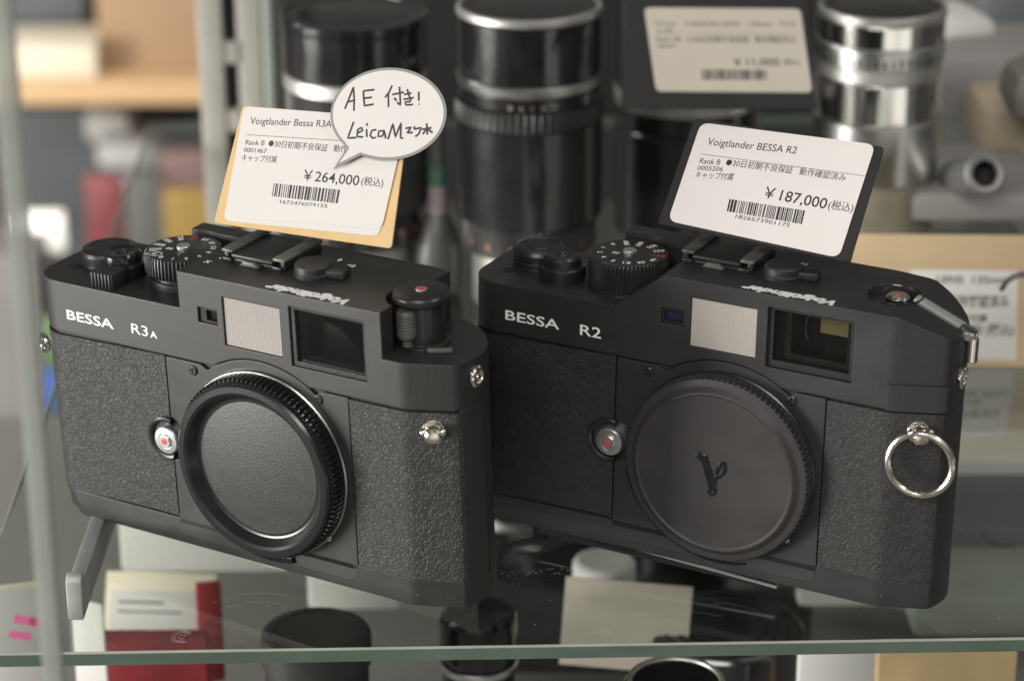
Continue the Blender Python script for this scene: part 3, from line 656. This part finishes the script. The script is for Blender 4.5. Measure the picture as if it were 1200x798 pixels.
# ------------------------------------------------------------------ the glass shelf the cameras stand on
ZG = -12.0
FL = at(-400, 771.5, z=ZG); FRr = at(1500, 742.5, z=ZG)
sl = (FRr-FL).normalized(); back = Vector((-sl.y, sl.x, 0))
lend = at(0, 634, z=ZG); lk = (lend-FL).dot(sl)
c0 = FL+sl*(lk-1); c1 = FRr; D = 470
quad = [(c0.x, c0.y), (c1.x, c1.y), (c1.x+back.x*D, c1.y+back.y*D), (c0.x+back.x*D, c0.y+back.y*D)]
qi = offset_outline(quad, -.6)
gs = loft([[(x, y, ZG-3.9) for x, y in quad], [(x, y, ZG-.6) for x, y in quad], [(x, y, ZG) for x, y in qi]])
for f in gs.faces: f.material_index = 0 if abs(f.normal.z) > .95 else (1 if abs(f.normal.z) < .2 else 2)
glass = struct('glass_shelf', gs, [MT['clear'], MT['glassedge'], MT['groundedge']])
# scuffs and dust on the glass
def scuff():
    rnd = random.Random(21); bs = []
    def arcs(u, v, rads, a0, a1, th):
        c = at(u, v, z=ZG)
        for r in rads:
            b0 = a0+rnd.uniform(-15, 15); b1 = a1+rnd.uniform(-15, 15)
            bs.append(tube([(c.x+r*math.cos(math.radians(b0+(b1-b0)*k/18)), c.y+r*math.sin(math.radians(b0+(b1-b0)*k/18)), ZG+.03) for k in range(19)], th*rnd.uniform(.6, 1.2), 4))
    arcs(214, 746, (1.1, 2.3, 3.0), 40, 300, .045)
    arcs(300, 730, (12, 17), 60, 150, .018)
    arcs(800, 770, (25, 34), 70, 140, .016)
    arcs(706, 745, (2.2, 3.1), 30, 200, .03)
    for k in range(150):
        q = at(rnd.uniform(120, 1180), rnd.uniform(600, 752), z=ZG); r_ = rnd.choice((.05, .06, .08, .12))
        bs.append(xf(box(-r_, r_*rnd.uniform(1, 3), -r_, r_, 0, .04), T(q.x, q.y, ZG+.01) @ RZ(rnd.uniform(0, 180))))
    for k in range(26):
        q = at(575+k*5+rnd.uniform(-3, 3), 672+rnd.uniform(-4, 3)-k*.15, z=ZG)
        bs.append(xf(box(-.12, .25*rnd.uniform(.4, 2), -.05, .05, 0, .05), T(q.x, q.y, ZG+.01) @ RZ(rnd.uniform(-30, 30))))
    newobj('scuff_marks', join(*bs), MT['scuff'], glass)
scuff()

# easel stands under the cameras
def arm(bm_, x, y0, y1, th=4.2, z0=ZG+.05, z1=-2.25):
    pts = [(y0, z0), (y1, z0), (y1, z1), (y0+5.2, z1), (y0+4.6, z1+.6), (y0+4.0, z1+2.2), (y0+2.6, z1+3.2), (y0+1.2, z1+2.8), (y0+.2, z1+1.4), (y0-.1, z1-1.0)]
    b = prism([(a, c) for a, c in pts], -th/2, th/2, .5)
    xf(b, Matrix(((0, 0, 1, x), (1, 0, 0, 0), (0, 1, 0, 0), (0, 0, 0, 1)))); bmesh.ops.recalc_face_normals(b, faces=b.faces); return b
LA = Vector(LOCA); EA = thing('display_stand', 'grey metal easel stand whose arm juts out below the left camera', 'stand', (at(90, 727, z=ZG).x, at(90, 727, z=ZG).y, ZG))
def child(root, name, bm, m, parent=None):
    xf(bm, T(*[-c/S for c in root.matrix_world.translation])); return newobj(name, bm, m, parent or root)
xa = at(98, 727, z=ZG).x; ya = at(98, 727, z=ZG).y
b1 = bmesh.new(); child(EA, 'arm', arm(None, xa-2.0, ya, ya+88), MT['standmetal'])
child(EA, 'arm', arm(None, xa+52, ya+40, ya+88), MT['standmetal'])
child(EA, 'crossbar', box(xa-4, xa+54, ya+88.02, ya+93, ZG+.05, ZG+9, .6), MT['standmetal'])
EB = thing('display_stand', 'dark easel stand with a bright serrated edge hidden beneath the right camera', 'stand', (33, 170, ZG))
child(EB, 'arm', arm(None, 8, 162, 196, 4.2, ZG+.05, -6.2), MT['blackcard'])
child(EB, 'arm', arm(None, 72, 132, 196, 4.2, ZG+.05, -6.2), MT['blackcard'])
child(EB, 'crossbar', box(5, 75, 196.02, 201, ZG+.05, ZG+9, .6), MT['blackcard'])
Rb = Matrix([list(r)+[0] for r in RB]+[[0, 0, 0, 1]]); Rb = T(*LOCB) @ Rb
led = box(20, 91.8, 6.5, 24, -7.6, -2.3, .3)
child(EB, 'ledge', xf(led, Rb), MT['gloss'])
se = []
for k in range(70):
    t = k/70; x_ = 50.0+41.5*t; z_ = -4.6-1.75*t
    se.append(prism([(x_, z_-.35), (x_+.59, z_-.35), (x_+.40, z_+.55), (x_+.10, z_+.55)], 5.6, 6.3))
se = join(*se); xf(se, FRONT); bmesh.ops.recalc_face_normals(se, faces=se.faces)
child(EB, 'serrated_edge', xf(se, Rb), MT['silver'])

# ------------------------------------------------------------------ surroundings
MT['lensblack'] = mat('lens_black_paint', (.012, .012, .012), .16, spec=.6, coat=.4, var=.2, varscale=120)
MT['ribbed'] = mat('lens_black_ribs', (.022, .022, .021), .45, spec=.45, var=.2, varscale=90)
MT['steel'] = mat('satin_chrome', (.62, .62, .60), .3, 1., var=.1, varscale=80)
MT['steelmat'] = mat('matt_chrome', (.50, .49, .46), .42, .85, var=.12, varscale=80)
MT['gold'] = mat('gold_ink', (.17, .14, .09), .5)
MT['orange'] = mat('orange_ink', (.38, .14, .05), .5)
MT['lensglass'] = mat('lens_glass', (.010, .011, .012), .12, spec=.35)
MT['tan'] = mat('tan_wood', (.58, .38, .20), .6, var=.12, varscale=8)
MT['brown'] = mat('brown_cardboard', (.33, .215, .125), .8, var=.1, varscale=6)
MT['cream'] = mat('cream_paper', (.74, .66, .52), .7, var=.06, varscale=12)
MT['slate'] = mat('slate_grey', (.10, .11, .115), .7, var=.2, varscale=8)
MT['midgrey'] = mat('mid_grey', (.22, .21, .20), .7, var=.15, varscale=10)
MT['lightgrey'] = mat('light_grey', (.50, .49, .47), .6, var=.08, varscale=12)
MT['offwhite'] = mat('off_white', (.58, .56, .53), .6, var=.05, varscale=14)
MT['redbox'] = mat('red_box', (.25, .02, .025), .55, var=.15, varscale=16)
MT['yellow'] = mat('yellow_box', (.42, .24, .03), .55, var=.1, varscale=12)
MT['green'] = mat('green_box', (.10, .20, .07), .6, var=.15, varscale=12)
MT['blue'] = mat('blue_box', (.03, .08, .26), .55, var=.15, varscale=12)
MT['pink'] = mat('pink_marker', (.90, .16, .42), .6)
MT['wall'] = mat('shop_wall', (.17, .16, .15), .8, var=.2, varscale=2)
MT['floor'] = mat('shop_floor', (.20, .19, .175), .7, var=.15, varscale=3)
MT['backpanel'] = mat('case_back', (.018, .018, .018), .5, var=.3, varscale=5)
MT['backgrey'] = mat('case_back_grey', (.14, .14, .125), .6, var=.25, varscale=6)
MT['alu'] = mat('aluminium_upright', (.40, .385, .35), .45, .4, var=.08, varscale=30)
MT['greenpost'] = mat('pale_green_edge', (.30, .32, .285), .35, spec=.5, var=.08, varscale=20)
MT['postglass'] = mat('translucent_glass_edge', (.32, .335, .30), .35, spec=.5, var=.1, varscale=30)
MT['postglass'].node_tree.nodes['Principled BSDF'].inputs['Alpha'].default_value = .72
MT['lowshelf'] = mat('lower_shelf_top', (.20, .195, .18), .5, var=.1, varscale=12)
MT['lampface'] = mat('lit_panel', (.9, .88, .82), .5, emit=((1.0, .93, .82), .7))

def span(u0, v0, u1, v1, y):
    um, vm = (u0+u1)/2, (v0+v1)/2
    return at(u0, vm, y=y).x, at(u1, vm, y=y).x, at(um, v1, y=y).z, at(um, v0, y=y).z
def bgbox(name, label, cat, u0, v0, u1, v1, y, depth, m, group=None, rz=0, bev=2., zb=None):
    xa_, xb_, za_, zb_ = span(u0, v0, u1, v1, y)
    if zb is not None: za_ = zb
    cx, wd, ht = (xa_+xb_)/2, (xb_-xa_)/2, zb_-za_
    o = newobj(name, xf(box(-wd, wd, 0, depth, 0, ht, bev), RZ(rz)), m)
    o.location = (cx*S, y*S, za_*S)
    return tag(o, label, cat, group)
def sub(o, name, bm, m): return newobj(name, bm, m, o)

# the shop beyond: wall, floor, shelving
struct('wall', box(-3000, 3000, 2900, 2950, -1400, 1500), MT['wall'])
struct('floor', box(-3000, 3000, -2500, 2899, -1320, -1300), MT['floor'])
YS = 1350
def shelf_unit():
    xa_, xb_, za_, zb_ = span(-60, 98, 300, 124, YS)
    r = thing('shelving', 'tan wooden shelf board of the shop rack behind the display case, left', 'shelf', ((xa_+xb_)/2, YS, za_))
    child(r, 'board', box(xa_, xb_, YS, YS+300, za_, zb_, 2), MT['tan'])
    child(r, 'rear_panel', box(xa_, xb_, YS+302, YS+312, za_-420, zb_+300, 1), MT['slate'])
    child(r, 'board', box(xa_, xb_, YS+10, YS+300, za_-400, za_-372, 2), MT['midgrey'])
    return za_, zb_
zs0, zs1 = shelf_unit()
bgbox('cardboard_box', 'brown cardboard box on the tan shelf board at upper left', 'box', 112, -60, 262, 78, YS+40, 180, MT['brown'], zb=zs1+.5)
bgbox('storage_box', 'dark slate box on the tan shelf beside the cardboard box', 'box', -40, -60, 98, 44, YS+90, 120, MT['slate'], zb=zs1+.5)
bgbox('paper_stack', 'pale stack of papers lying under the dark slate box', 'papers', -40, 54, 112, 84, YS+12, 60, MT['cream'], zb=zs1+.5, bev=1)
zl = zs0-371.5
bgbox('equipment_case', 'dark grey case below the tan shelf board', 'case', 18, 128, 238, 250, YS+150, 140, MT['slate'], bev=6)
bgbox('paper_label', 'small pale grey package in front of the dark grey case', 'package', 98, 134, 152, 168, YS+90, 50, MT['lightgrey'], bev=6)
bgbox('paper_label', 'wide pale grey package right of the white lit panel', 'package', 112, 168, 186, 200, YS+60, 60, MT['lightgrey'], bev=6)
bgbox('soft_bag', 'grey bag behind the left camera', 'bag', 126, 206, 232, 330, YS+20, 12, MT['midgrey'], bev=14)
bgbox('red_box', 'dark red box behind the winding lever of the left camera', 'box', 98, 206, 148, 330, YS-30, 8, mat('dull_red', (.20, .04, .045), .6, var=.15), bev=6, rz=-14)
bgbox('soft_bag', 'dull pink bag beside the slotted upright', 'bag', 186, 178, 250, 226, YS, 12, mat('dull_pink', (.32, .17, .17), .7, var=.1), bev=12)
bgbox('yellow_box', 'yellow box behind the speed dial of the left camera', 'box', 192, 222, 292, 330, YS-200, 8, MT['yellow'], bev=4)
lp_ = bgbox('light_panel', 'small bright white lit panel at the left edge', 'lamp', 20, 252, 74, 296, YS-150, 12, MT['lampface'], bev=2)
bgbox('green_box', 'green box left of the strap lug of the left camera', 'box', 50, 372, 120, 432, 1000, 6, MT['green'], bev=3)
bgbox('blue_box', 'blue box below the green box at the left', 'box', 46, 434, 125, 540, 960, 6, MT['blue'], bev=3)
bgbox('grey_carton', 'grey carton at the far left edge', 'box', -60, 300, 52, 600, 1150, 80, MT['midgrey'], bev=4)
bgbox('grey_carton', 'dark carton low behind the left camera', 'box', 30, 545, 190, 660, 760, 80, MT['slate'], bev=4)

# slotted upright of the case and its glass edges
YU = 520
def upright():
    x0 = at(229, 0, y=YU).x; x1 = at(303, 0, y=YU).x; base = (x0+x1)/2
    r = thing('slotted_upright', 'pale aluminium shelf upright with dark slots at upper left', 'upright', (base, YU, -160))
    child(r, 'post', join(box(x0, x0+(x1-x0)*.40, YU, YU+14, -160, 260, .6), box(x0+(x1-x0)*.62, x1, YU+2, YU+16, -160, 260, .6)), MT['alu'])
    child(r, 'channel', box(x0+(x1-x0)*.40+.05, x0+(x1-x0)*.62-.05, YU+6, YU+14, -160, 260), MT['dark'])
    for k in range(14):
        z = -150+k*29
        child(r, 'bridge', box(x0+(x1-x0)*.40+.1, x0+(x1-x0)*.62-.1, YU+1, YU+5.9, z, z+9), MT['alu'])
upright()
def vpost(name, label, cat, u0, u1, v, y, depth, m, z0=-150, z1=300):
    x0, x1 = at(u0, v, y=y).x, at(u1, v, y=y).x
    o = newobj(name, box(-(x1-x0)/2, (x1-x0)/2, 0, depth, 0, z1-z0, .4), m); o.location = ((x0+x1)/2*S, y*S, z0*S); return tag(o, label, cat)
vpost('glass_panel', 'pale green vertical glass edge right of the slotted upright', 'glass', 306, 316, 0, 515, 60, MT['greenpost'])
vpost('glass_panel', 'grey green vertical glass edge behind the left tall lens', 'glass', 321, 336, 0, 560, 50, MT['backgrey'])
vpost('glass_panel', 'pale grey vertical glass edge blurred across the left edge of the picture', 'glass', -6, 19, 100, -40, 4, MT['postglass'], -260, 280)
vpost('glass_panel', 'narrow grey glass edge in the lower left corner', 'glass', -26, -2, 500, -60, 4, mat('grey_edge', (.33, .34, .32), .4, var=.1), -260, 60)

# case back
xa_, xb_, za_, zb_ = span(338, -80, 950, 560, 640)
struct('case_back_panel', box(xa_, xb_, 640, 646, za_, zb_), MT['backpanel'])
xa_, xb_, za_, zb_ = span(952, 120, 1500, 720, 640)
struct('case_back_panel', box(xa_, xb_, 640, 646, za_, zb_), MT['backgrey'])

# long lenses standing on the shelf behind
def lens_at(name, label, u, vbase, halfpx, rows, group='long lenses standing behind the cameras', top='glass', ribs=None, ticks=None, y=None):
    c = at(u, vbase, z=ZG); Y = c.y if y is None else y
    dist = (Vector((c.x, Y, 0))-Vector((CAMP.x, CAMP.y, 0))).length
    dep = (Vector((c.x, Y, 40))-CAMP).dot(FW); rad = halfpx/FOC*dep
    root = thing(name, label, 'lens', (c.x, Y, ZG), None, group)
    zf = lambda v: at(u, v, y=Y-rad).z-ZG               # height of a row read on the near side
    for nm, v0, v1, k0, k1, m in rows:
        h1, h0 = zf(v0), max(0, zf(v1)) if v1 is not None else 0
        r0, r1 = rad*k0, rad*k1
        pr = [(0, h0+.02), (r1-.5, h0+.02), (r1, h0+.5), (r0, h1-.5), (r0-.5, h1-.02), (r0*.86, h1-.02)]
        if (nm, v0) == (rows[0][0], rows[0][1]): pr[-1] = (r0*.93, h1-.02); pr += [(r0*.925, h1-1.0), (0, h1-1.0)]
        else: pr += [(0, h1-.02)]
        tth = None; n = 96
        if m is MT['ribbed']: tth = {2: .7, 3: .7}; n = 240
        newobj(nm, lathe(pr, n, tth), m, root)
        if (nm, v0) == (rows[0][0], rows[0][1]):
            newobj('inner_ring', lathe([(r0*.92, h1-.4), (r0*.86, h1-.5), (r0*.76, h1-.95)], 80), MT['ribbed'], root)
            newobj('front_element', lathe([(r0*.77, h1-.9), (r0*.5, h1-.5), (r0*.25, h1-.3), (0, h1-.2)], 64), MT['lensglass'], root)
    return root, rad, zf
def ring_ticks(root, rad, h, hh, a0, a1, n, m, name='ring_marks', seed=1):
    rnd = random.Random(seed); bs = []
    for k in range(n):
        a = a0+(a1-a0)*(k+.5)/n; wd = rnd.uniform(.5, 1.5)
        bs.append(xf(box(-wd/2, wd/2, -.06, .06, h, h+hh*rnd.uniform(.7, 1)), RZ(a) @ T(0, -rad-.02, 0)))
    newobj(name, join(*bs), m, root)
L1, r1, z1 = lens_at('tall_lens', 'tall black lens partly hidden by the handwritten speech bubble', 423, 334, 84,
    [('filter_rim', 24+12, 48, 1.0, 1.0, MT['lensblack']), ('hood_barrel', 48, 104, .985, .985, MT['lensblack']), ('chrome_ring', 104, 121, .99, 1.0, MT['steelmat']),
     ('focus_ring', 121, 262, .97, .97, MT['ribbed']), ('aperture_ring', 262, 300, .90, .92, MT['lensblack']), ('mount_base', 300, None, .80, .80, MT['steelmat'])])
ring_ticks(L1, r1*.91, z1(286), 2.2, -70, 70, 8, MT['orange'], 'distance_marks', 3)
ring_ticks(L1, r1*.91, z1(296), 1.6, -70, 70, 10, MT['lightgrey'], 'aperture_marks', 4)
L2, r2, z2 = lens_at('tall_lens', 'tall black lens with two thin chrome rims standing in the middle', 620, 346, 85,
    [('filter_rim', 26, 36, .99, .99, MT['steelmat']), ('hood_barrel', 36, 106, .965, .965, MT['lensblack']), ('chrome_ring', 106, 119, .99, .97, MT['steel']), ('scale_ring', 119, 136, .96, .96, MT['lensblack']),
     ('step_ring', 136, 158, 1.03, 1.03, MT['ribbed']), ('focus_barrel', 158, 274, 1.01, 1.01, MT['lensblack']), ('aperture_ring', 274, 312, .93, .93, MT['ribbed']), ('mount_base', 312, None, .8, .8, MT['steelmat'])])
ring_ticks(L2, r2*.96, z2(132), 1.8, -20, 24, 5, MT['gold'], 'engraved_marks', 6)
ring_ticks(L2, r2*.93, z2(300), 2.2, -70, 60, 6, MT['orange'], 'distance_marks', 7)
L3, r3, z3 = lens_at('tall_lens', 'black lens with a narrow chrome ring under the cream price tag', 812, 352, 86,
    [('filter_rim', -30, 0, 1.0, 1.0, MT['lensblack']), ('hood_barrel', 0, 124, .97, .97, MT['lensblack']), ('chrome_ring', 124, 142, 1.0, 1.0, MT['steelmat']), ('step_ring', 142, 166, .98, .98, MT['lensblack']), ('focus_barrel', 166, 290, .99, .99, MT['lensblack']), ('mount_base', 290, None, .8, .8, MT['steelmat'])], y=at(812, 352, z=ZG).y+48)
L4, r4, z4 = lens_at('chrome_lens', 'wide silver chrome lens standing at the upper right', 1018, 318, 74,
    [('filter_rim', 24, 34, 1.0, 1.0, MT['steelmat']), ('chrome_hood', 34, 62, .985, .985, MT['chrome']), ('engraved_ring', 62, 86, 1.0, 1.0, MT['steel']), ('knurled_ring', 86, 104, .97, .97, MT['steelmat']), ('neck', 104, 152, .93, .93, MT['chrome']), ('shoulder', 152, 222, 1.0, 1.0, MT['steel']), ('mount_base', 222, None, .96, .96, mat('brass_base', (.34, .31, .24), .4, .6, var=.1))])
ring_ticks(L4, r4, z4(82), 3.2, -60, 60, 16, MT['ink'], 'engraved_marks', 9)

# blower brush between the lenses
def blower():
    c = at(514, 344, z=ZG)
    z = lambda v: at(514, v, y=c.y).z-ZG
    r = thing('blower', 'grey blower with a thin nozzle standing between two tall black lenses', 'blower', (c.x, c.y, ZG))
    newobj('bulb', lathe([(0, 0.02), (6.5, .1), (8.2, 3), (8.4, z(300)), (7.4, z(280)), (5.2, z(260)), (3.4, z(248)), (0, z(247))], 48), mat('grey_rubber', (.075, .074, .07), .45, var=.15), r)
    newobj('collar', lathe([(0, z(249)), (3.5, z(249)), (3.2, z(215)), (0, z(214))], 32), mat('mauve_plastic', (.26, .21, .22), .5), r)
    newobj('nozzle', lathe([(0, z(216)), (3.3, z(216)), (3.2, z(195)), (0, z(194))], 32), mat('dull_green_plastic', (.05, .13, .08), .5), r)
    newobj('tip', lathe([(0, z(196)), (3.0, z(195)), (2.6, z(120)), (0, z(119))], 32), mat('grey_plastic_tip', (.07, .07, .066), .45), r)
blower()

# things on the right behind
kr = at(1110, 428, z=ZG)
def kraft_tag():
    y = kr.y; x0, x1 = at(1003, 300, y=y).x, at(1230, 300, y=y).x; z0, z1_ = at(1100, 430, y=y).z, at(1100, 292, y=y).z
    lean = math.radians(-18)
    r = thing('price_tag', 'large kraft price tag behind the right corner of the strap ring camera', 'price tag', ((x0+x1)/2, y, z0+.3), None, 'price tags')
    r.rotation_euler = (lean, 0, math.radians(-2)); wd = (x1-x0)/2; ht = (z1_-z0)/math.cos(lean)*1.0
    newobj('card', box(-wd, wd, 0, .8, 0, ht, .2), mat('dull_kraft', (.46, .345, .20), .7, var=.06), r)
    k = 2*wd/227.
    s_ = newobj('sticker', box(-wd+70*k, wd-30*k, -.14, -.02, 8*k, ht-42*k, .03), MT['offwhite'], r)
    L_ = []
    for tx, u, v, w_, h_ in (('LENS  135mm', 1104, 333, 84, 9), ('動作確認済み', 1118, 360, 72, 10), ('キャップ付属', 1104, 378, 60, 8), (',500 (税込)', 1138, 392, 58, 11)):
        L_.append(xf(text_fit(tx, w_*k, h_*k, .015, .02), T(-wd+(u-1003)*k, -.17, (430-v)*k*1.02) @ RX(90)))
    L_.append(box(-wd+92*k, wd-40*k, -.19, -.16, 83*k, 84*k))
    newobj('lettering', join(*L_), MT['ink'], s_)
kraft_tag()
def small_tube():
    c = at(1148, 205, y=kr.y+60)
    r = thing('metal_tube', 'short satin metal tube lying end on at the right', 'tube', tuple(c))
    dv = (CAMP-c).normalized()
    Mx = Vector((0, 0, 1)).rotation_difference(Vector((.12, -.9, .35)).normalized()).to_matrix().to_4x4()
    newobj('barrel', xf(lathe([(4.6, 1), (4.6, 6.4), (6.2, 6.6), (7.2, 6.0), (7.4, 4), (7.2, -24), (0, -24)], 64), Mx), mat('dull_metal', (.26, .255, .245), .45, .8, var=.1), r)
    newobj('bore', xf(lathe([(5.0, 2), (4.4, -2), (0, -3)], 48), Mx), MT['dark'], r)
small_tube()
bgbox('metal_plate', 'grey folded metal bracket under the short metal tube', 'bracket', 1066, 226, 1230, 262, kr.y+70, 60, MT['midgrey'], bev=3)
bgbox('paper_sheet', 'crumpled pale sheet at the upper right', 'paper', 1086, 26, 1176, 66, kr.y+200, 40, MT['offwhite'], rz=12, bev=6)
bgbox('grey_case', 'grey soft case below the pale sheet at the upper right', 'case', 1096, 66, 1290, 150, kr.y+170, 60, MT['midgrey'], bev=10)
bgbox('tan_carton', 'dull tan carton beside the metal tube at the right edge', 'box', 1150, 128, 1320, 196, kr.y+120, 40, mat('dull_tan', (.34, .29, .2), .7, var=.1), bev=4)
bgbox('black_bag', 'black bag in the top right corner', 'bag', 1150, -40, 1330, 34, kr.y+260, 60, MT['slate'], bev=8)
bgbox('dark_pouch', 'grey brown pouch at the right edge', 'pouch', 1184, 84, 1290, 150, kr.y+90, 30, mat('grey_brown', (.15, .135, .12), .6, var=.1), bev=8)
cl = at(1180, 330, y=kr.y-40)
tag(newobj('wire_clip', tube([at(1172+k*3.2, 336-14*math.sin(min(1, k/9)*1.7)+(4 if k < 2 else 0), y=kr.y-40) for k in range(14)], 1.3, 10, flat=.6), mat('clip_green', (.07, .08, .06), .4, .3)), 'thin dark curved clip poking in at the right edge', 'clip')

# ------------------------------------------------------------------ the shelf below, seen through the glass
ZL = -150.
struct('lower_shelf', box(-420, 420, 60, 560, ZL-6, ZL), MT['lowshelf'])
def low(name, label, cat, u0, v0, u1, v1, y, depth, m, rz=0, rx=0, bev=1.2, group=None):
    return bgbox(name, label, cat, u0, v0, u1, v1, y, depth, m, group, rz, bev)
rb_ = low('red_box', 'bright red box on the lower shelf under the left camera', 'box', 114, 752, 246, 900, 205, 9, MT['redbox'])
low('red_card', 'red upright card behind the red box on the lower shelf', 'card', 232, 684, 262, 800, 236, 3, MT['redbox'], rz=12)
def cream_tag():
    r = thing('price_tag', 'cream price tag with tan border lying above the red box under the glass', 'price tag', tuple(at(184, 762, y=240)), None, 'price tags')
    k = (at(250, 700, y=240).x-at(184, 700, y=240).x)/60.
    r.rotation_euler = (math.radians(-32), 0, math.radians(-4))
    newobj('card', box(-60*k, 60*k, 0, .8, 0, 84*k, .2), MT['cream'], r)
    s_ = newobj('sticker', box(-53*k, 47*k, -.16, -.02, 4*k, 64*k, .03), MT['offwhite'], r)
    newobj('lettering', join(*[box(x*k, (x+w_)*k, -.2, -.17, z*k, (z+h_)*k) for x, w_, z, h_ in ((-45, 50, 50, 2.5), (-45, 70, 40, 2), (-20, 56, 16, 5))]), MT['inkthin'], s_)
cream_tag()
def pink_tag():
    r = thing('price_tag', 'white tag with pink marker strokes in the lower left corner', 'price tag', tuple(at(20, 800, y=170)), None, 'price tags')
    k = (at(100, 720, y=170).x-at(0, 720, y=170).x)/100.
    r.rotation_euler = (math.radians(-20), 0, math.radians(14))
    newobj('card', box(-70*k, 50*k, 0, .8, -10*k, 118*k, .2), MT['cream'], r)
    s_ = newobj('sticker', box(-66*k, 46*k, -.16, -.02, -6*k, 112*k, .03), MT['offwhite'], r)
    newobj('pink_strokes', join(xf(box(-15*k, 12*k, -.22, -.18, 70*k, 80*k), RY(14)), xf(box(8*k, 33*k, -.22, -.18, 68*k, 78*k), RY(10)), xf(box(-18*k, 8*k, -.22, -.18, 52*k, 61*k), RY(14))), MT['pink'], s_)
pink_tag()
def edge_tag():
    o = low('yellow_edged_card', 'white card with a yellow edge leaning beside the red box', 'card', 84, 704, 128, 860, 196, 1.2, MT['offwhite'], rz=-24)
    return o
eo = edge_tag(); sub(eo, 'edge_strip', box(3.6, 5.2, -.3, 1.5, 1, 34), MT['kraft'])
def lid(name, label, cat, u, vtop, halfpx, y, hgt, m, groups=None):
    c = at(u, vtop, y=y); dep = (c-CAMP).dot(FW); r = halfpx/FOC*dep
    root = thing(name, label, cat, (c.x, y, c.z-hgt))
    newobj('barrel', lathe([(0, 0), (r*.94, 0), (r*.94, hgt*.7), (r, hgt*.72), (r, hgt-1.5), (r-.6, hgt-.6), (r-2, hgt), (0, hgt-.4)], 96), m, root)
    return root, r
ca, cr_ = lid('lens_cap', 'round black lens cap on the lower shelf below the glass edge', 'cap', 370, 738, 65, 170, 34, MT['ribbed'])
newobj('top_ring', lathe([(cr_*.8, 33.7), (cr_*.8, 34.2), (cr_*.74, 34.2), (cr_*.74, 33.7)], 64), MT['plastic'], ca)
cb, cr2 = lid('lens_cap', 'small black lens under the gap between the two cameras', 'cap', 560, 716, 46, 190, 40, MT['lensblack'])
newobj('chrome_ring', lathe([(cr2*1.0, 22), (cr2*1.03, 22.4), (cr2*1.03, 24), (cr2, 24.4)], 64), MT['steel'], cb)
cc, cr3 = lid('dark_lens', 'dark wide lens lying below the strap ring camera', 'lens', 850, 730, 92, 215, 40, MT['lensblack'])
for q in (.86, .70, .55): newobj('front_ring', lathe([(cr3*q, 39.5), (cr3*q, 40.3), (cr3*(q-.06), 40.3), (cr3*(q-.06), 39.5)], 72), MT['plastic'], cc)
low('black_case', 'black case in shadow behind the beige tag on the lower shelf', 'case', 560, 640, 955, 800, 275, 110, MT['lensblack'], bev=9)
ce, cr5 = lid('dark_lens', 'lens with a bright front rim cut by the bottom of the picture', 'lens', 792, 798, 62, 130, 30, MT['lensblack'])
newobj('front_rim', lathe([(cr5*.92, 29.6), (cr5*.92, 30.6), (cr5*.84, 30.6), (cr5*.8, 29.4)], 72), MT['steelmat'], ce)
wc, cr6 = lid('lens_cap', 'round white cap behind the beige tag under the glass', 'cap', 708, 655, 37, 250, 26, MT['offwhite'])
def beige_tag():
    y = 205; r = thing('price_tag', 'beige tag standing on the lower shelf under the strap ring camera', 'price tag', tuple(at(728, 784, y=y)), None, 'price tags')
    k = (at(800, 720, y=y).x-at(700, 720, y=y).x)/100.
    r.rotation_euler = (math.radians(-14), math.radians(4), math.radians(-3))
    newobj('card', box(-74*k, 76*k, 0, .9, 0, 106*k, .2), mat('beige_card', (.66, .58, .50), .7, var=.08), r)
beige_tag()
low('white_box', 'pale grey box on the lower shelf near the bottom edge', 'box', 934, 764, 1022, 900, 165, 6, MT['lightgrey'], bev=1)
tb = low('tan_box', 'tan box with a white band at the bottom right', 'box', 1026, 762, 1188, 900, 180, 8, mat('tan_board', (.50, .36, .19), .7, var=.08))
sub(tb, 'white_band', box(-15.5, 15.5, -.3, -.05, 3, 24), MT['offwhite'])
low('white_box', 'flat white carton under the right end of the strap ring camera', 'box', 935, 690, 1090, 712, 270, 50, MT['offwhite'], bev=2)
low('white_box', 'white carton under the right end of the left camera', 'box', 360, 640, 470, 716, 285, 50, MT['offwhite'], bev=2)
low('pale_carton', 'pale carton behind the cream tag under the left camera', 'box', 140, 612, 335, 672, 300, 30, MT['offwhite'], bev=2)
low('grey_tray', 'grey tray on the lower shelf at the right', 'tray', 1086, 620, 1300, 692, 330, 50, MT['slate'], bev=3)
low('grey_tray', 'pale tray standing behind the grey tray at the right', 'tray', 1086, 574, 1300, 618, 385, 60, MT['lightgrey'], bev=3)
low('green_tray', 'dull green tray at the right under the glass edge', 'tray', 1070, 700, 1300, 748, 265, 40, mat('dull_green', (.21, .235, .20), .6, var=.1), bev=3)
